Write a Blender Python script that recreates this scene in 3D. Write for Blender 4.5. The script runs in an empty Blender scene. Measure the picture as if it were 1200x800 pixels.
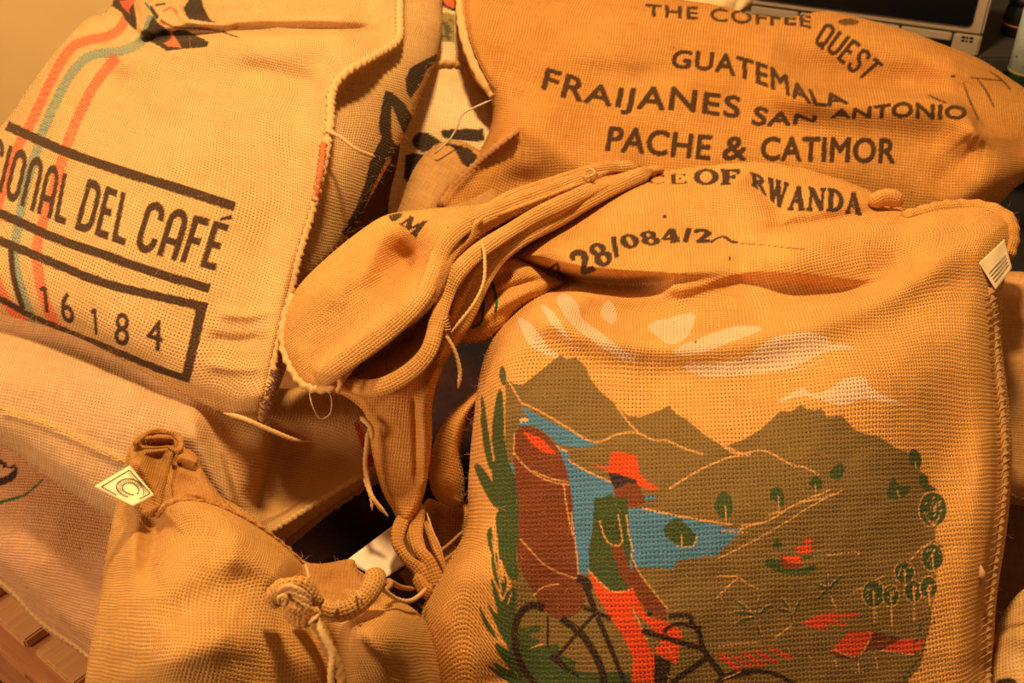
import bpy, math, random
import numpy as np
from mathutils import Vector

# ------------------------------------------------------------------ camera, world, lights, exposure
random.seed(4); RNG = np.random.default_rng(4)
FPX = 1333.33                      # focal length in pixels of a 1200 px wide frame (40 mm on 36 mm)
CAM = np.array([0.0, 0.0, 1.5]); PITCH = math.radians(36)
RIGHT = np.array([1.0, 0, 0]); FWD = np.array([0, math.cos(PITCH), -math.sin(PITCH)]); UP = np.array([0, math.sin(PITCH), math.cos(PITCH)])
scn = bpy.context.scene; COL = scn.collection
cd = bpy.data.cameras.new('camera'); cam = bpy.data.objects.new('camera', cd); COL.objects.link(cam)
cd.sensor_width = 36; cd.lens = 40; cam.location = CAM; cam.rotation_euler = (math.pi/2-PITCH, 0, 0)
cd.dof.use_dof = True; cd.dof.focus_distance = 1.42; cd.dof.aperture_fstop = 8.0
cd.clip_start = 0.05; scn.camera = cam
scn.view_settings.view_transform = 'Standard'; scn.view_settings.look = 'None'
scn.view_settings.exposure = 0.03; scn.view_settings.gamma = 1.0; scn.view_settings.use_curve_mapping = False
w = bpy.data.worlds.new('world'); scn.world = w; w.use_nodes = True
w.node_tree.nodes['Background'].inputs[0].default_value = (1.0, 0.50, 0.20, 1)
w.node_tree.nodes['Background'].inputs[1].default_value = 0.26
def area(name, loc, target, size, power, color, size_y=None):
    l = bpy.data.lights.new(name, 'AREA'); l.energy = power; l.color = color; l.size = size
    if size_y: l.shape = 'RECTANGLE'; l.size_y = size_y
    o = bpy.data.objects.new(name, l); COL.objects.link(o); o.location = loc
    o.rotation_euler = (Vector(target)-Vector(loc)).to_track_quat('-Z', 'Y').to_euler()
    return o
area('ceiling_lamp', (0.0, 1.40, 2.8), (0.05, 1.2, 0.6), 0.24, 70, (1.0, 0.655, 0.29))
area('side_lamp', (-1.9, -0.1, 1.5), (-0.3, 1.2, 0.4), 0.6, 34, (1.0, 0.655, 0.36))
area('wall_fill_light', (-1.7, 2.2, 2.3), (-1.5, 2.85, 0.6), 0.4, 20, (1.0, 0.68, 0.36))  # added fill that brightens the back wall, not a real fixture

# ------------------------------------------------------------------ helpers: projection, curves, noise, fields
def P(px, py, d):
    px = np.asarray(px, float); py = np.asarray(py, float); d = np.asarray(d, float)
    return (CAM + d[..., None]*FWD + ((px-600)/FPX*d)[..., None]*RIGHT + ((400-py)/FPX*d)[..., None]*UP)
def spline(pts, closed=False, n=8):
    p = np.array(pts, float)
    if len(p) < 3 and not closed:
        t = np.linspace(0, 1, n+1)[:, None]; return p[0]*(1-t)+p[-1]*t
    m = len(p); out = []
    segs = m if closed else m-1
    for i in range(segs):
        if closed: a, b, c, d = p[(i-1) % m], p[i], p[(i+1) % m], p[(i+2) % m]
        else: a, b, c, d = p[max(i-1, 0)], p[i], p[i+1], p[min(i+2, m-1)]
        for k in range(n):
            t = k/n
            out.append(0.5*((2*b)+(c-a)*t+(2*a-5*b+4*c-d)*t*t+(3*b-a-3*c+d)*t**3))
    if not closed: out.append(p[-1])
    return np.array(out)
_ng = {}
def vnoise(x, y, seed=0):
    if seed not in _ng: _ng[seed] = np.random.default_rng(seed+100).random((64, 64))
    g = _ng[seed]; xi = np.floor(x).astype(int); yi = np.floor(y).astype(int); fx = x-xi; fy = y-yi
    fx = fx*fx*(3-2*fx); fy = fy*fy*(3-2*fy)
    a = g[yi % 64, xi % 64]; b = g[yi % 64, (xi+1) % 64]; c = g[(yi+1) % 64, xi % 64]; d = g[(yi+1) % 64, (xi+1) % 64]
    return (a*(1-fx)+b*fx)*(1-fy)+(c*(1-fx)+d*fx)*fy-0.5
def polydist(x, y, poly, closed):
    """distance, nearest point, signed side and parameter 0..1 along a polyline"""
    best = np.full(x.shape, 1e18); bx = np.zeros_like(x); by = np.zeros_like(y); side = np.ones_like(x); par = np.zeros_like(x)
    n = len(poly) if closed else len(poly)-1
    for i in range(n):
        ax, ay = poly[i]; cx, cy = poly[(i+1) % len(poly)]
        ex, ey = cx-ax, cy-ay; L = ex*ex+ey*ey+1e-9
        t = np.clip(((x-ax)*ex+(y-ay)*ey)/L, 0, 1); qx = ax+t*ex; qy = ay+t*ey
        d = (x-qx)**2+(y-qy)**2; m = d < best
        best = np.where(m, d, best); bx = np.where(m, qx, bx); by = np.where(m, qy, by)
        if not closed:
            side = np.where(m, np.sign(ex*(y-ay)-ey*(x-ax)), side); par = np.where(m, (i+t)/n, par)
    return np.sqrt(best), bx, by, side, par
def inside(x, y, poly):
    r = np.zeros(x.shape, bool); n = len(poly)
    for i in range(n):
        x1, y1 = poly[i]; x2, y2 = poly[(i+1) % n]
        if y1 == y2: continue
        m = ((y1 > y) != (y2 > y)) & (x < (x2-x1)*(y-y1)/(y2-y1)+x1)
        r ^= m
    return r
class Field:
    """depth of a cloth surface over the outline: thin-plate base + rounded rim + ridges, valleys, hollows"""
    def __init__(s, outline, pts, T, R, feats=(), wr=0.0015, wscale=28, smooth=6, seed=1, fs=1.0):
        s.fs = fs
        s.out = spline(outline, True, smooth); s.T = T; s.R = R; s.wr = wr; s.ws = wscale; s.seed = seed
        q = np.array(pts, float); s.c = q[:, :2]/300; n = len(q)
        d = np.linalg.norm(s.c[:, None]-s.c[None], axis=2); K = np.where(d > 0, d*d*np.log(d+1e-12), 0)+np.eye(n)*0.004
        A = np.zeros((n+3, n+3)); A[:n, :n] = K; A[:n, n] = 1; A[:n, n+1:] = s.c; A[n:, :n] = A[:n, n:].T
        s.w = np.linalg.solve(A, np.r_[q[:, 2], 0, 0, 0])
        s.f = []
        for f in feats:
            if f[0] == 'line':      # pts, width on the right-hand side of travel on screen, width left, amplitude towards the camera
                _, p, wa, wb, amp = f[:5]; s.f.append(('line', spline(p, False, 5), wa, wb, amp, f[5] if len(f) > 5 else 0.25))
            else: s.f.append(f)
    def base(s, x, y):
        X = x/300; Y = y/300; n = len(s.c); r = s.w[n]+s.w[n+1]*X+s.w[n+2]*Y
        for i in range(n):
            d2 = (X-s.c[i, 0])**2+(Y-s.c[i, 1])**2; r = r+s.w[i]*0.5*d2*np.log(d2+1e-12)
        return r
    def feat(s, x, y):
        h = np.zeros_like(x)
        for f in s.f:
            if f[0] == 'line':
                _, p, wa, wb, amp, tap = f; mw = max(wa, wb)*3
                lo = p.min(0)-mw; hi = p.max(0)+mw
                m = (x > lo[0]) & (x < hi[0]) & (y > lo[1]) & (y < hi[1])
                if not m.any(): continue
                xx = x[m]; yy = y[m]; d, _, _, sd, t = polydist(xx, yy, p, False)
                ww = np.where(sd > 0, wa, wb); tp = np.clip(np.minimum(t, 1-t)/tap, 0, 1) if tap > 0 else 1.0
                tp = tp*tp*(3-2*tp) if tap > 0 else 1.0
                h[m] += amp*tp*np.exp(-(d/ww)**2)
            else:
                _, cx, cy, sx, sy, ang, amp = f; a = math.radians(ang)
                u = (x-cx)*math.cos(a)+(y-cy)*math.sin(a); v = -(x-cx)*math.sin(a)+(y-cy)*math.cos(a)
                h += amp*np.exp(-(u/sx)**2-(v/sy)**2)
        h *= s.fs; h += s.wr*(vnoise(x/s.ws, y/s.ws, s.seed)*2+vnoise(x/s.ws*2.3+7, y/s.ws*2.3, s.seed+1)*0.9+vnoise(x/s.ws*0.45, y/s.ws*0.45+3, s.seed+2)*3)
        return h
    def D(s, x, y, full=False):
        x = np.asarray(x, float); y = np.asarray(y, float)
        d, bx, by, _, _ = polydist(x, y, s.out, True); ins = inside(x, y, s.out); sd = np.where(ins, d, -d)
        t = np.clip(sd/s.R, 0, 1); pr = np.sqrt(np.clip(1-(1-t)**2, 0, 1))
        dep = s.base(x, y)-s.feat(x, y)+s.T*(1-pr)
        return (dep, sd, bx, by) if full else dep
def mesh_np(name, V, Q, mat, parent=None, uv=None, colr=None, smooth=True):
    me = bpy.data.meshes.new(name); n = len(V); k = Q.shape[1]
    me.vertices.add(n); me.vertices.foreach_set('co', np.asarray(V, np.float32).ravel())
    me.loops.add(Q.size); me.loops.foreach_set('vertex_index', Q.astype(np.int32).ravel())
    me.polygons.add(len(Q)); me.polygons.foreach_set('loop_start', (np.arange(len(Q))*k).astype(np.int32))
    me.update(calc_edges=True)
    me.polygons.foreach_set('use_smooth', np.full(len(Q), smooth))
    if uv is not None:
        l = me.uv_layers.new(name='UVMap'); l.data.foreach_set('uv', uv[Q.ravel()].astype(np.float32).ravel())
    if colr is not None:
        a = me.color_attributes.new('print', 'FLOAT_COLOR', 'POINT'); a.data.foreach_set('color', colr.astype(np.float32).ravel())
    me.materials.append(mat); me.validate()
    o = bpy.data.objects.new(name, me); COL.objects.link(o)
    if parent: o.parent = parent
    return o
def tag(o, label=None, cat=None, group=None, kind=None):
    if label: o['label'] = label
    if cat: o['category'] = cat
    if group: o['group'] = group
    if kind: o['kind'] = kind
    return o
def fibres(parent, pos, nrm, n, length, seed, name='loose_fibres'):
    r = np.random.default_rng(seed); idx = r.integers(0, len(pos), n); p = pos[idx]; N = nrm[idx]
    L = length*(0.35+r.random(n)**2*1.6); cur = p.copy(); dirs = N*0.9+r.normal(0, 0.75, (n, 3)); dirs /= np.linalg.norm(dirs, axis=1)[:, None]
    rings = []; K = 4
    for k in range(K+1):
        sd = np.cross(dirs, FWD); sd /= np.linalg.norm(sd, axis=1)[:, None]+1e-9
        wd = 0.00016*(1-0.75*k/K); rings.append((cur-sd*wd, cur+sd*wd))
        cur = cur+dirs*(L/K)[:, None]; dirs = dirs+r.normal(0, 0.35, (n, 3)); dirs /= np.linalg.norm(dirs, axis=1)[:, None]
    V = np.concatenate([np.stack([a, b], 1).reshape(-1, 3) for a, b in rings]); q = []
    base = np.arange(n)*2
    for k in range(K): q.append(np.stack([base+k*2*n, base+1+k*2*n, base+1+(k+1)*2*n, base+(k+1)*2*n], 1))
    return tag(mesh_np(name, V, np.concatenate(q), M_FIBRE, parent), kind='stuff')
def cloth(name, fld, mat, step=2.0, ang=0.0, B=0.1, parent=None, canvas=None, fuzz=0, flen=0.006, uvo=(0, 0)):
    out = fld.out; a = math.radians(ang); ca, sa = math.cos(a), math.sin(a); c0 = out.mean(0)
    rel = out-c0; ru = rel[:, 0]*ca+rel[:, 1]*sa; rv = -rel[:, 0]*sa+rel[:, 1]*ca
    us = np.arange(ru.min()-step, ru.max()+2*step, step); vs = np.arange(rv.min()-step, rv.max()+2*step, step)
    U, W = np.meshgrid(us, vs); X = c0[0]+U*ca-W*sa; Y = c0[1]+U*sa+W*ca
    dep, sd, bx, by = fld.D(X, Y, True)
    ins = sd > 0; cell = ins[:-1, :-1] & ins[1:, :-1] & ins[:-1, 1:] & ins[1:, 1:]
    used = np.zeros_like(ins); cnt = np.zeros(ins.shape, int)
    for dy in (0, 1):
        for dx in (0, 1): cnt[dy:dy+cell.shape[0], dx:dx+cell.shape[1]] += cell
    used = cnt > 0; rim = used & (cnt < 4)
    Xs = np.where(rim, bx, X); Ys = np.where(rim, by, Y)
    pr = fld.T*(1-np.sqrt(np.clip(1-(1-np.clip(sd/fld.R, 0, 1))**2, 0, 1)))
    dep = np.where(rim, dep-pr+fld.T, dep)
    pos = P(Xs, Ys, dep)
    # cloth coordinates: arc length along the rows and columns
    p0 = P(X, Y, np.where(ins, dep, fld.base(X, Y)))
    med = step*1.5/FPX
    du = np.clip(np.linalg.norm(np.diff(p0, axis=1), axis=2), 0, med*3.0); dv = np.clip(np.linalg.norm(np.diff(p0, axis=0), axis=2), 0, med*3.0)
    def blur(z, k):
        for ax in (0, 1):
            n_ = z.shape[ax]; kk = min(k, n_//2-1)
            if kk < 2: continue
            pad = [(0, 0), (0, 0)]; pad[ax] = (kk+1, kk); cs = np.cumsum(np.pad(z, pad, mode='edge'), axis=ax)
            z = (np.take(cs, range(2*kk+1, n_+2*kk+1), axis=ax)-np.take(cs, range(0, n_), axis=ax))/(2*kk+1)
        return z
    kb = int(14/step); du = blur(blur(du, kb), kb); dv = blur(blur(dv, kb), kb)
    uu = np.concatenate([np.zeros((len(vs), 1)), np.cumsum(du, 1)], 1); vv = np.concatenate([np.zeros((1, len(us))), np.cumsum(dv, 0)], 0)
    uu -= uu[:, len(us)//2][:, None]; vv -= vv[len(vs)//2][None, :]
    ids = -np.ones(ins.shape, int); ids[used] = np.arange(used.sum())
    yy, xx = np.nonzero(cell)
    Q = np.stack([ids[yy+1, xx], ids[yy+1, xx+1], ids[yy, xx+1], ids[yy, xx]], 1)
    V = pos[used]; uv = np.stack([uu[used]+uvo[0], vv[used]+uvo[1]], 1)
    colr = canvas.sample(Xs[used], Ys[used]) if canvas is not None else None
    # back of the body: rings shrinking from the rim to the middle
    per = np.vstack([out, out[:1]]); L = np.r_[0, np.cumsum(np.linalg.norm(np.diff(per, axis=0), axis=1))]
    nb = max(24, int(L[-1]/(3.5*step))); tt = np.linspace(0, L[-1], nb, endpoint=False)
    ring = np.stack([np.interp(tt, L, per[:, 0]), np.interp(tt, L, per[:, 1])], 1); K = 7; cc = ring.mean(0)
    bd = fld.base(ring[:, 0], ring[:, 1])-fld.feat(ring[:, 0], ring[:, 1]); cd_ = (fld.base(cc[:1], cc[1:2])-np.minimum(fld.feat(cc[:1], cc[1:2]), 0))[0]
    Vb = []; n0 = len(V)
    for k in range(K+1):
        t = k/K*0.985; sh = 1-t; q = cc+(ring-cc)*sh
        dd = bd*(1-t)+cd_*t if t else bd
        Vb.append(P(q[:, 0], q[:, 1], dd+fld.T+B*math.sqrt(1-sh*sh)))
    Vb = np.concatenate(Vb); i = np.arange(nb); j = (i+1) % nb
    area2 = np.sum(ring[i, 0]*ring[j, 1]-ring[j, 0]*ring[i, 1])
    Qb = []
    for k in range(K):
        a_, b_, c_, d_ = n0+k*nb+i, n0+k*nb+j, n0+(k+1)*nb+j, n0+(k+1)*nb+i
        Qb.append(np.stack([a_, b_, c_, d_] if area2 > 0 else [d_, c_, b_, a_], 1))
    uvb = np.stack([Vb[:, 0]+Vb[:, 1]*0.3, Vb[:, 2]+Vb[:, 1]*0.7], 1)
    V = np.vstack([V, Vb]); uv = np.vstack([uv, uvb]); Q = np.vstack([Q]+Qb)
    if colr is not None: colr = np.vstack([colr, np.zeros((len(Vb), 4))])
    if colr is None: colr = np.zeros((len(V), 4))
    o = mesh_np(name, V, Q, mat, parent, uv, colr)
    if fuzz:
        gx = np.gradient(pos, axis=1); gy = np.gradient(pos, axis=0); N = np.cross(gy, gx); N /= np.linalg.norm(N, axis=2)[..., None]+1e-12
        m = used & ((sd < 9) | (RNG.random(sd.shape) < 0.06))
        fibres(o, pos[m], N[m], fuzz, flen, len(name)+fuzz)
    return o
def tube(name, pts, rad, mat, parent=None, ns=10, n=7, twist=0, tamp=0.0, flat=1.0, closed_spline=False, taper=0.0, sm=6):
    """round cord through 3D points; twist turns per metre with amplitude gives laid strands"""
    p = spline(pts, False, sm)
    L = np.r_[0, np.cumsum(np.linalg.norm(np.diff(p, axis=0), axis=1))]; m = max(4, int(L[-1]/(rad*0.55)))
    m = min(m, 900); t = np.linspace(0, L[-1], m); q = np.stack([np.interp(t, L, p[:, k]) for k in range(3)], 1)
    T = np.gradient(q, axis=0); T /= np.linalg.norm(T, axis=1)[:, None]+1e-12
    nrm = -FWD-(T@(-FWD))[:, None]*T; nrm /= np.linalg.norm(nrm, axis=1)[:, None]+1e-12; bn = np.cross(T, nrm)
    th = np.linspace(-math.pi, math.pi, ns, endpoint=False)
    r = rad*(1+tamp*np.cos(2*th[None]+2*math.pi*twist*t[:, None])+0.5*tamp*np.sin(th[None]-3.1*math.pi*twist*t[:, None]))
    if taper: r = r*np.clip(np.minimum(t, L[-1]-t)/(taper*L[-1])+0.25, 0, 1)[:, None]
    V = q[:, None]+(r*np.cos(th)[None]*flat)[..., None]*nrm[:, None]+(r*np.sin(th)[None])[..., None]*bn[:, None]
    V = V.reshape(-1, 3); i, k = np.meshgrid(np.arange(m-1), np.arange(ns), indexing='ij'); k2 = (k+1) % ns
    Q = np.stack([i*ns+k, i*ns+k2, (i+1)*ns+k2, (i+1)*ns+k], -1).reshape(-1, 4)
    uv = np.stack([np.repeat(t, ns), np.tile(th*rad, m)], 1)
    V = np.vstack([V, q[:1], q[-1:]]); uv = np.vstack([uv, [[0, 0]], [[t[-1], 0]]])
    kk = np.arange(ns); c0 = len(V)-2
    caps = np.vstack([np.stack([np.full(ns, c0), (kk+1) % ns, kk, kk], 1)[:, :3].repeat(1, 0) @ np.eye(3, dtype=int), np.stack([np.full(ns, c0+1), (m-1)*ns+kk, (m-1)*ns+(kk+1) % ns], 1)])
    me_q = np.vstack([Q[:, [0, 1, 2]], Q[:, [0, 2, 3]], caps])
    return mesh_np(name, V, me_q, mat, parent, uv)
def onto(fld, pts, off=0.0, n=6):
    q = spline(pts, False, n); return P(q[:, 0], q[:, 1], fld.D(q[:, 0], q[:, 1])-off)
def yarn(name, parent, pts, rad=0.0011, mat=None, taper=0.15):   # pts: (px, py, depth)
    q = spline(pts, False, 6); return tube(name, P(q[:, 0], q[:, 1], q[:, 2]), rad, mat or M_YARN, parent, ns=7, twist=160, tamp=0.16, taper=taper, sm=1)

# ------------------------------------------------------------------ print canvas (flat ink on the cloth)
class Canvas:
    def __init__(s, x0, y0, x1, y1, ss=2.0):
        s.x0, s.y0, s.ss = x0, y0, ss; s.w = int((x1-x0)*ss); s.h = int((y1-y0)*ss); s.a = np.zeros((s.h, s.w, 4)); s.ox = s.oy = 0; s.k = 1.0
    def frame(s, ox, oy, k): s.ox, s.oy, s.k = ox, oy, k           # local drawing frame
    def _t(s, p):
        p = np.array(p, float); return np.stack([(s.ox+p[:, 0]/s.k-s.x0)*s.ss, (s.oy+p[:, 1]/s.k-s.y0)*s.ss], 1)
    def _fill(s, q, c, al=1.0):
        lo = np.maximum(np.floor(q.min(0)).astype(int), 0); hi = np.minimum(np.ceil(q.max(0)).astype(int)+1, [s.w, s.h])
        if hi[0] <= lo[0] or hi[1] <= lo[1]: return
        X, Y = np.meshgrid(np.arange(lo[0], hi[0])+0.5, np.arange(lo[1], hi[1])+0.5); m = inside(X, Y, q)
        b = s.a[lo[1]:hi[1], lo[0]:hi[0]]
        if c is None: b[m] = 0
        else: b[m, :3] = c; b[m, 3] = np.maximum(b[m, 3]*(1-al)+al, al)
    def poly(s, pts, c, al=1.0, sm=0, rough=0.0):
        q = s._t(pts)
        if sm: q = spline(q, True, sm)
        if rough: q = q+RNG.normal(0, rough*s.ss, q.shape)
        s._fill(q, c, al)
    def stroke(s, pts, wd, c, al=1.0, sm=4):
        q = s._t(pts); q = spline(q, False, sm) if sm else q
        wd = np.interp(np.linspace(0, 1, len(q)), np.linspace(0, 1, len(np.atleast_1d(wd))), np.atleast_1d(wd))/s.k*s.ss/2
        t = np.gradient(q, axis=0); t /= np.linalg.norm(t, axis=1)[:, None]+1e-9; n = np.stack([-t[:, 1], t[:, 0]], 1)
        for i in range(len(q)-1):
            s._fill(np.array([q[i]+n[i]*wd[i]-t[i]*0.3, q[i+1]+n[i+1]*wd[i+1]+t[i+1]*0.3, q[i+1]-n[i+1]*wd[i+1]+t[i+1]*0.3, q[i]-n[i]*wd[i]-t[i]*0.3]), c, al)
    def ell(s, cx, cy, rx, ry, c, al=1.0):
        t = np.linspace(0, 2*math.pi, 24, endpoint=False); s.poly(np.stack([cx+rx*np.cos(t), cy+ry*np.sin(t)], 1), c, al)
    def letters(s, txt, base, top, c, bold=0.0, serif=False, gap=0.0, al=1.0, px=0.0):
        """glyph outlines bent between a base line and a cap line"""
        base = spline(base, False, 8); top = spline(top, False, 8)
        def along(pl, u):
            L = np.r_[0, np.cumsum(np.linalg.norm(np.diff(pl, axis=0), axis=1))]; L /= L[-1]
            return np.stack([np.interp(u, L, pl[:, 0]), np.interp(u, L, pl[:, 1])], -1)
        polys = glyph_polys(txt, bold, serif, gap)
        for q in polys:
            u = np.clip(q[:, 0], -0.05, 1.05); v = q[:, 1][:, None]; g = s._t(along(base, u)*(1-v)+along(top, u)*v); s._fill(g, c, al)
            if px:
                for k in range(8): s._fill(g+px*s.ss*np.array([math.cos(k*math.pi/4), math.sin(k*math.pi/4)]), c, al)
    def sample(s, x, y):
        fx = np.clip((x-s.x0)*s.ss-0.5, 0, s.w-1.001); fy = np.clip((y-s.y0)*s.ss-0.5, 0, s.h-1.001)
        xi = fx.astype(int); yi = fy.astype(int); u = (fx-xi)[:, None]; v = (fy-yi)[:, None]
        A = s.a; pm = lambda t: np.concatenate([t[:, :3]*t[:, 3:], t[:, 3:]], 1)
        r = (pm(A[yi, xi])*(1-u)+pm(A[yi, xi+1])*u)*(1-v)+(pm(A[yi+1, xi])*(1-u)+pm(A[yi+1, xi+1])*u)*v
        r[:, :3] /= np.maximum(r[:, 3:], 1e-4); return r
_tmp = []
def glyph_polys(txt, bold, serif, gap):
    """triangles of each glyph, x scaled to 0..1 over the string, y 0..1 over cap height"""
    if serif == 'cond': return serif_polys(txt, bold, COND)
    if serif: return serif_polys(txt, bold)
    cu = bpy.data.curves.new('t', 'FONT'); cu.body = txt; cu.size = 1; cu.offset = bold; cu.space_character = 1+gap; cu.resolution_u = 4
    ob = bpy.data.objects.new('t', cu); COL.objects.link(ob); dg = bpy.context.evaluated_depsgraph_get(); dg.update()
    me = ob.evaluated_get(dg).to_mesh(); V = np.array([v.co[:2] for v in me.vertices]); me.calc_loop_triangles()
    tri = [list(t.vertices) for t in me.loop_triangles]
    lo, hi = V[:, 0].min(), V[:, 0].max(); capb = -bold; capt = 0.729+bold if False else None
    cu2 = V[:, 1]; y0 = -bold; y1 = np.percentile(cu2, 99) if not any(ch in 'ÉJQ' for ch in txt) else CAPH[0]+bold
    V = np.stack([(V[:, 0]-lo)/(hi-lo), (V[:, 1]-y0)/(y1-y0)], 1)
    out = [V[t] for t in tri]; ob.evaluated_get(dg).to_mesh_clear(); bpy.data.objects.remove(ob); bpy.data.curves.remove(cu)
    return out
CAPH = [0.69]
def _capheight():
    cu = bpy.data.curves.new('t', 'FONT'); cu.body = 'H'; ob = bpy.data.objects.new('t', cu); COL.objects.link(ob)
    dg = bpy.context.evaluated_depsgraph_get(); dg.update(); me = ob.evaluated_get(dg).to_mesh(); CAPH[0] = max(v.co[1] for v in me.vertices)
    bpy.data.objects.remove(ob); bpy.data.curves.remove(cu)
_capheight()
def ring_pts(cx, cy, rx, ry, a0, a1, n=16):
    return [(cx+rx*math.cos(math.radians(a0+(a1-a0)*i/n)), cy+ry*math.sin(math.radians(a0+(a1-a0)*i/n))) for i in range(n+1)]
# serif glyphs: (advance, [(points, width start, mid, end)])  thick 0.2, thin 0.06
TK, TN = 0.17, 0.055
def sf(x0, x1, y): return ([(x0, y), (x1, y)], [TN])
def arch(x0, x1, y0, y1, r, top=True):
    ym = y1-r if top else y0+r; s = 1 if top else -1; cx = (x0+x1)/2; rx = (x1-x0)/2
    return [(x0, y0 if top else y1), (x0, ym)]+[(cx-rx*math.cos(math.pi*i/10), ym+s*r*math.sin(math.pi*i/10)) for i in range(1, 10)]+[(x1, ym), (x1, y0 if top else y1)]
W_ = 0.15
COND = {
 'N': (0.56, [(arch(.08, .48, 0, .96, .2), [W_])]), 'A': (0.56, [(arch(.08, .48, 0, .96, .24), [W_]), ([(.08, .36), (.48, .36)], [W_*.8])]),
 'O': (0.56, [(arch(.08, .48, .2, .95, .2), [W_]), (arch(.08, .48, .05, .8, .2, False), [W_])]),
 'C': (0.56, [(arch(.08, .48, .68, .95, .2), [W_]), (arch(.08, .48, .05, .32, .2, False), [W_]), ([(.08, .2), (.08, .8)], [W_])]),
 'I': (0.18, [([(.09, 0), (.09, 1)], [W_])]), 'L': (0.46, [([(.08, 0), (.08, 1)], [W_]), ([(.04, .07), (.44, .07)], [W_*.9])]),
 'D': (0.56, [([(.08, 0), (.08, 1)], [W_]), ([(.05, .94), (.3, .94), (.44, .86), (.48, .7), (.48, .3), (.44, .14), (.3, .06), (.05, .06)], [W_])]),
 'E': (0.46, [([(.08, 0), (.08, 1)], [W_]), ([(.04, .07), (.44, .07)], [W_*.9]), ([(.04, .93), (.44, .93)], [W_*.9]), ([(.06, .52), (.38, .52)], [W_*.9])]),
 'F': (0.46, [([(.08, 0), (.08, 1)], [W_]), ([(.04, .93), (.44, .93)], [W_*.9]), ([(.06, .50), (.38, .50)], [W_*.9])]),
 'Q': (0.56, [(arch(.08, .48, .2, .95, .2), [W_]), (arch(.08, .48, .05, .8, .2, False), [W_]), ([(.30, .22), (.54, -.06)], [W_])]),
 'U': (0.56, [(arch(.08, .48, .05, 1, .2, False), [W_])]), '1': (0.34, [([(.24, 0), (.24, 1)], [W_]), ([(.24, .96), (.04, .78)], [W_*.8])]),
 'T': (0.50, [([(.25, 0), (.25, 1)], [W_]), ([(0, .93), (.5, .93)], [W_*.9])]),
 'S': (0.54, [([(.46, .74), (.45, .88), (.28, .95), (.10, .88), (.09, .70), (.20, .56), (.40, .44), (.46, .28), (.42, .10), (.26, .05), (.10, .12), (.07, .26)], [W_])]),
}
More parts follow.
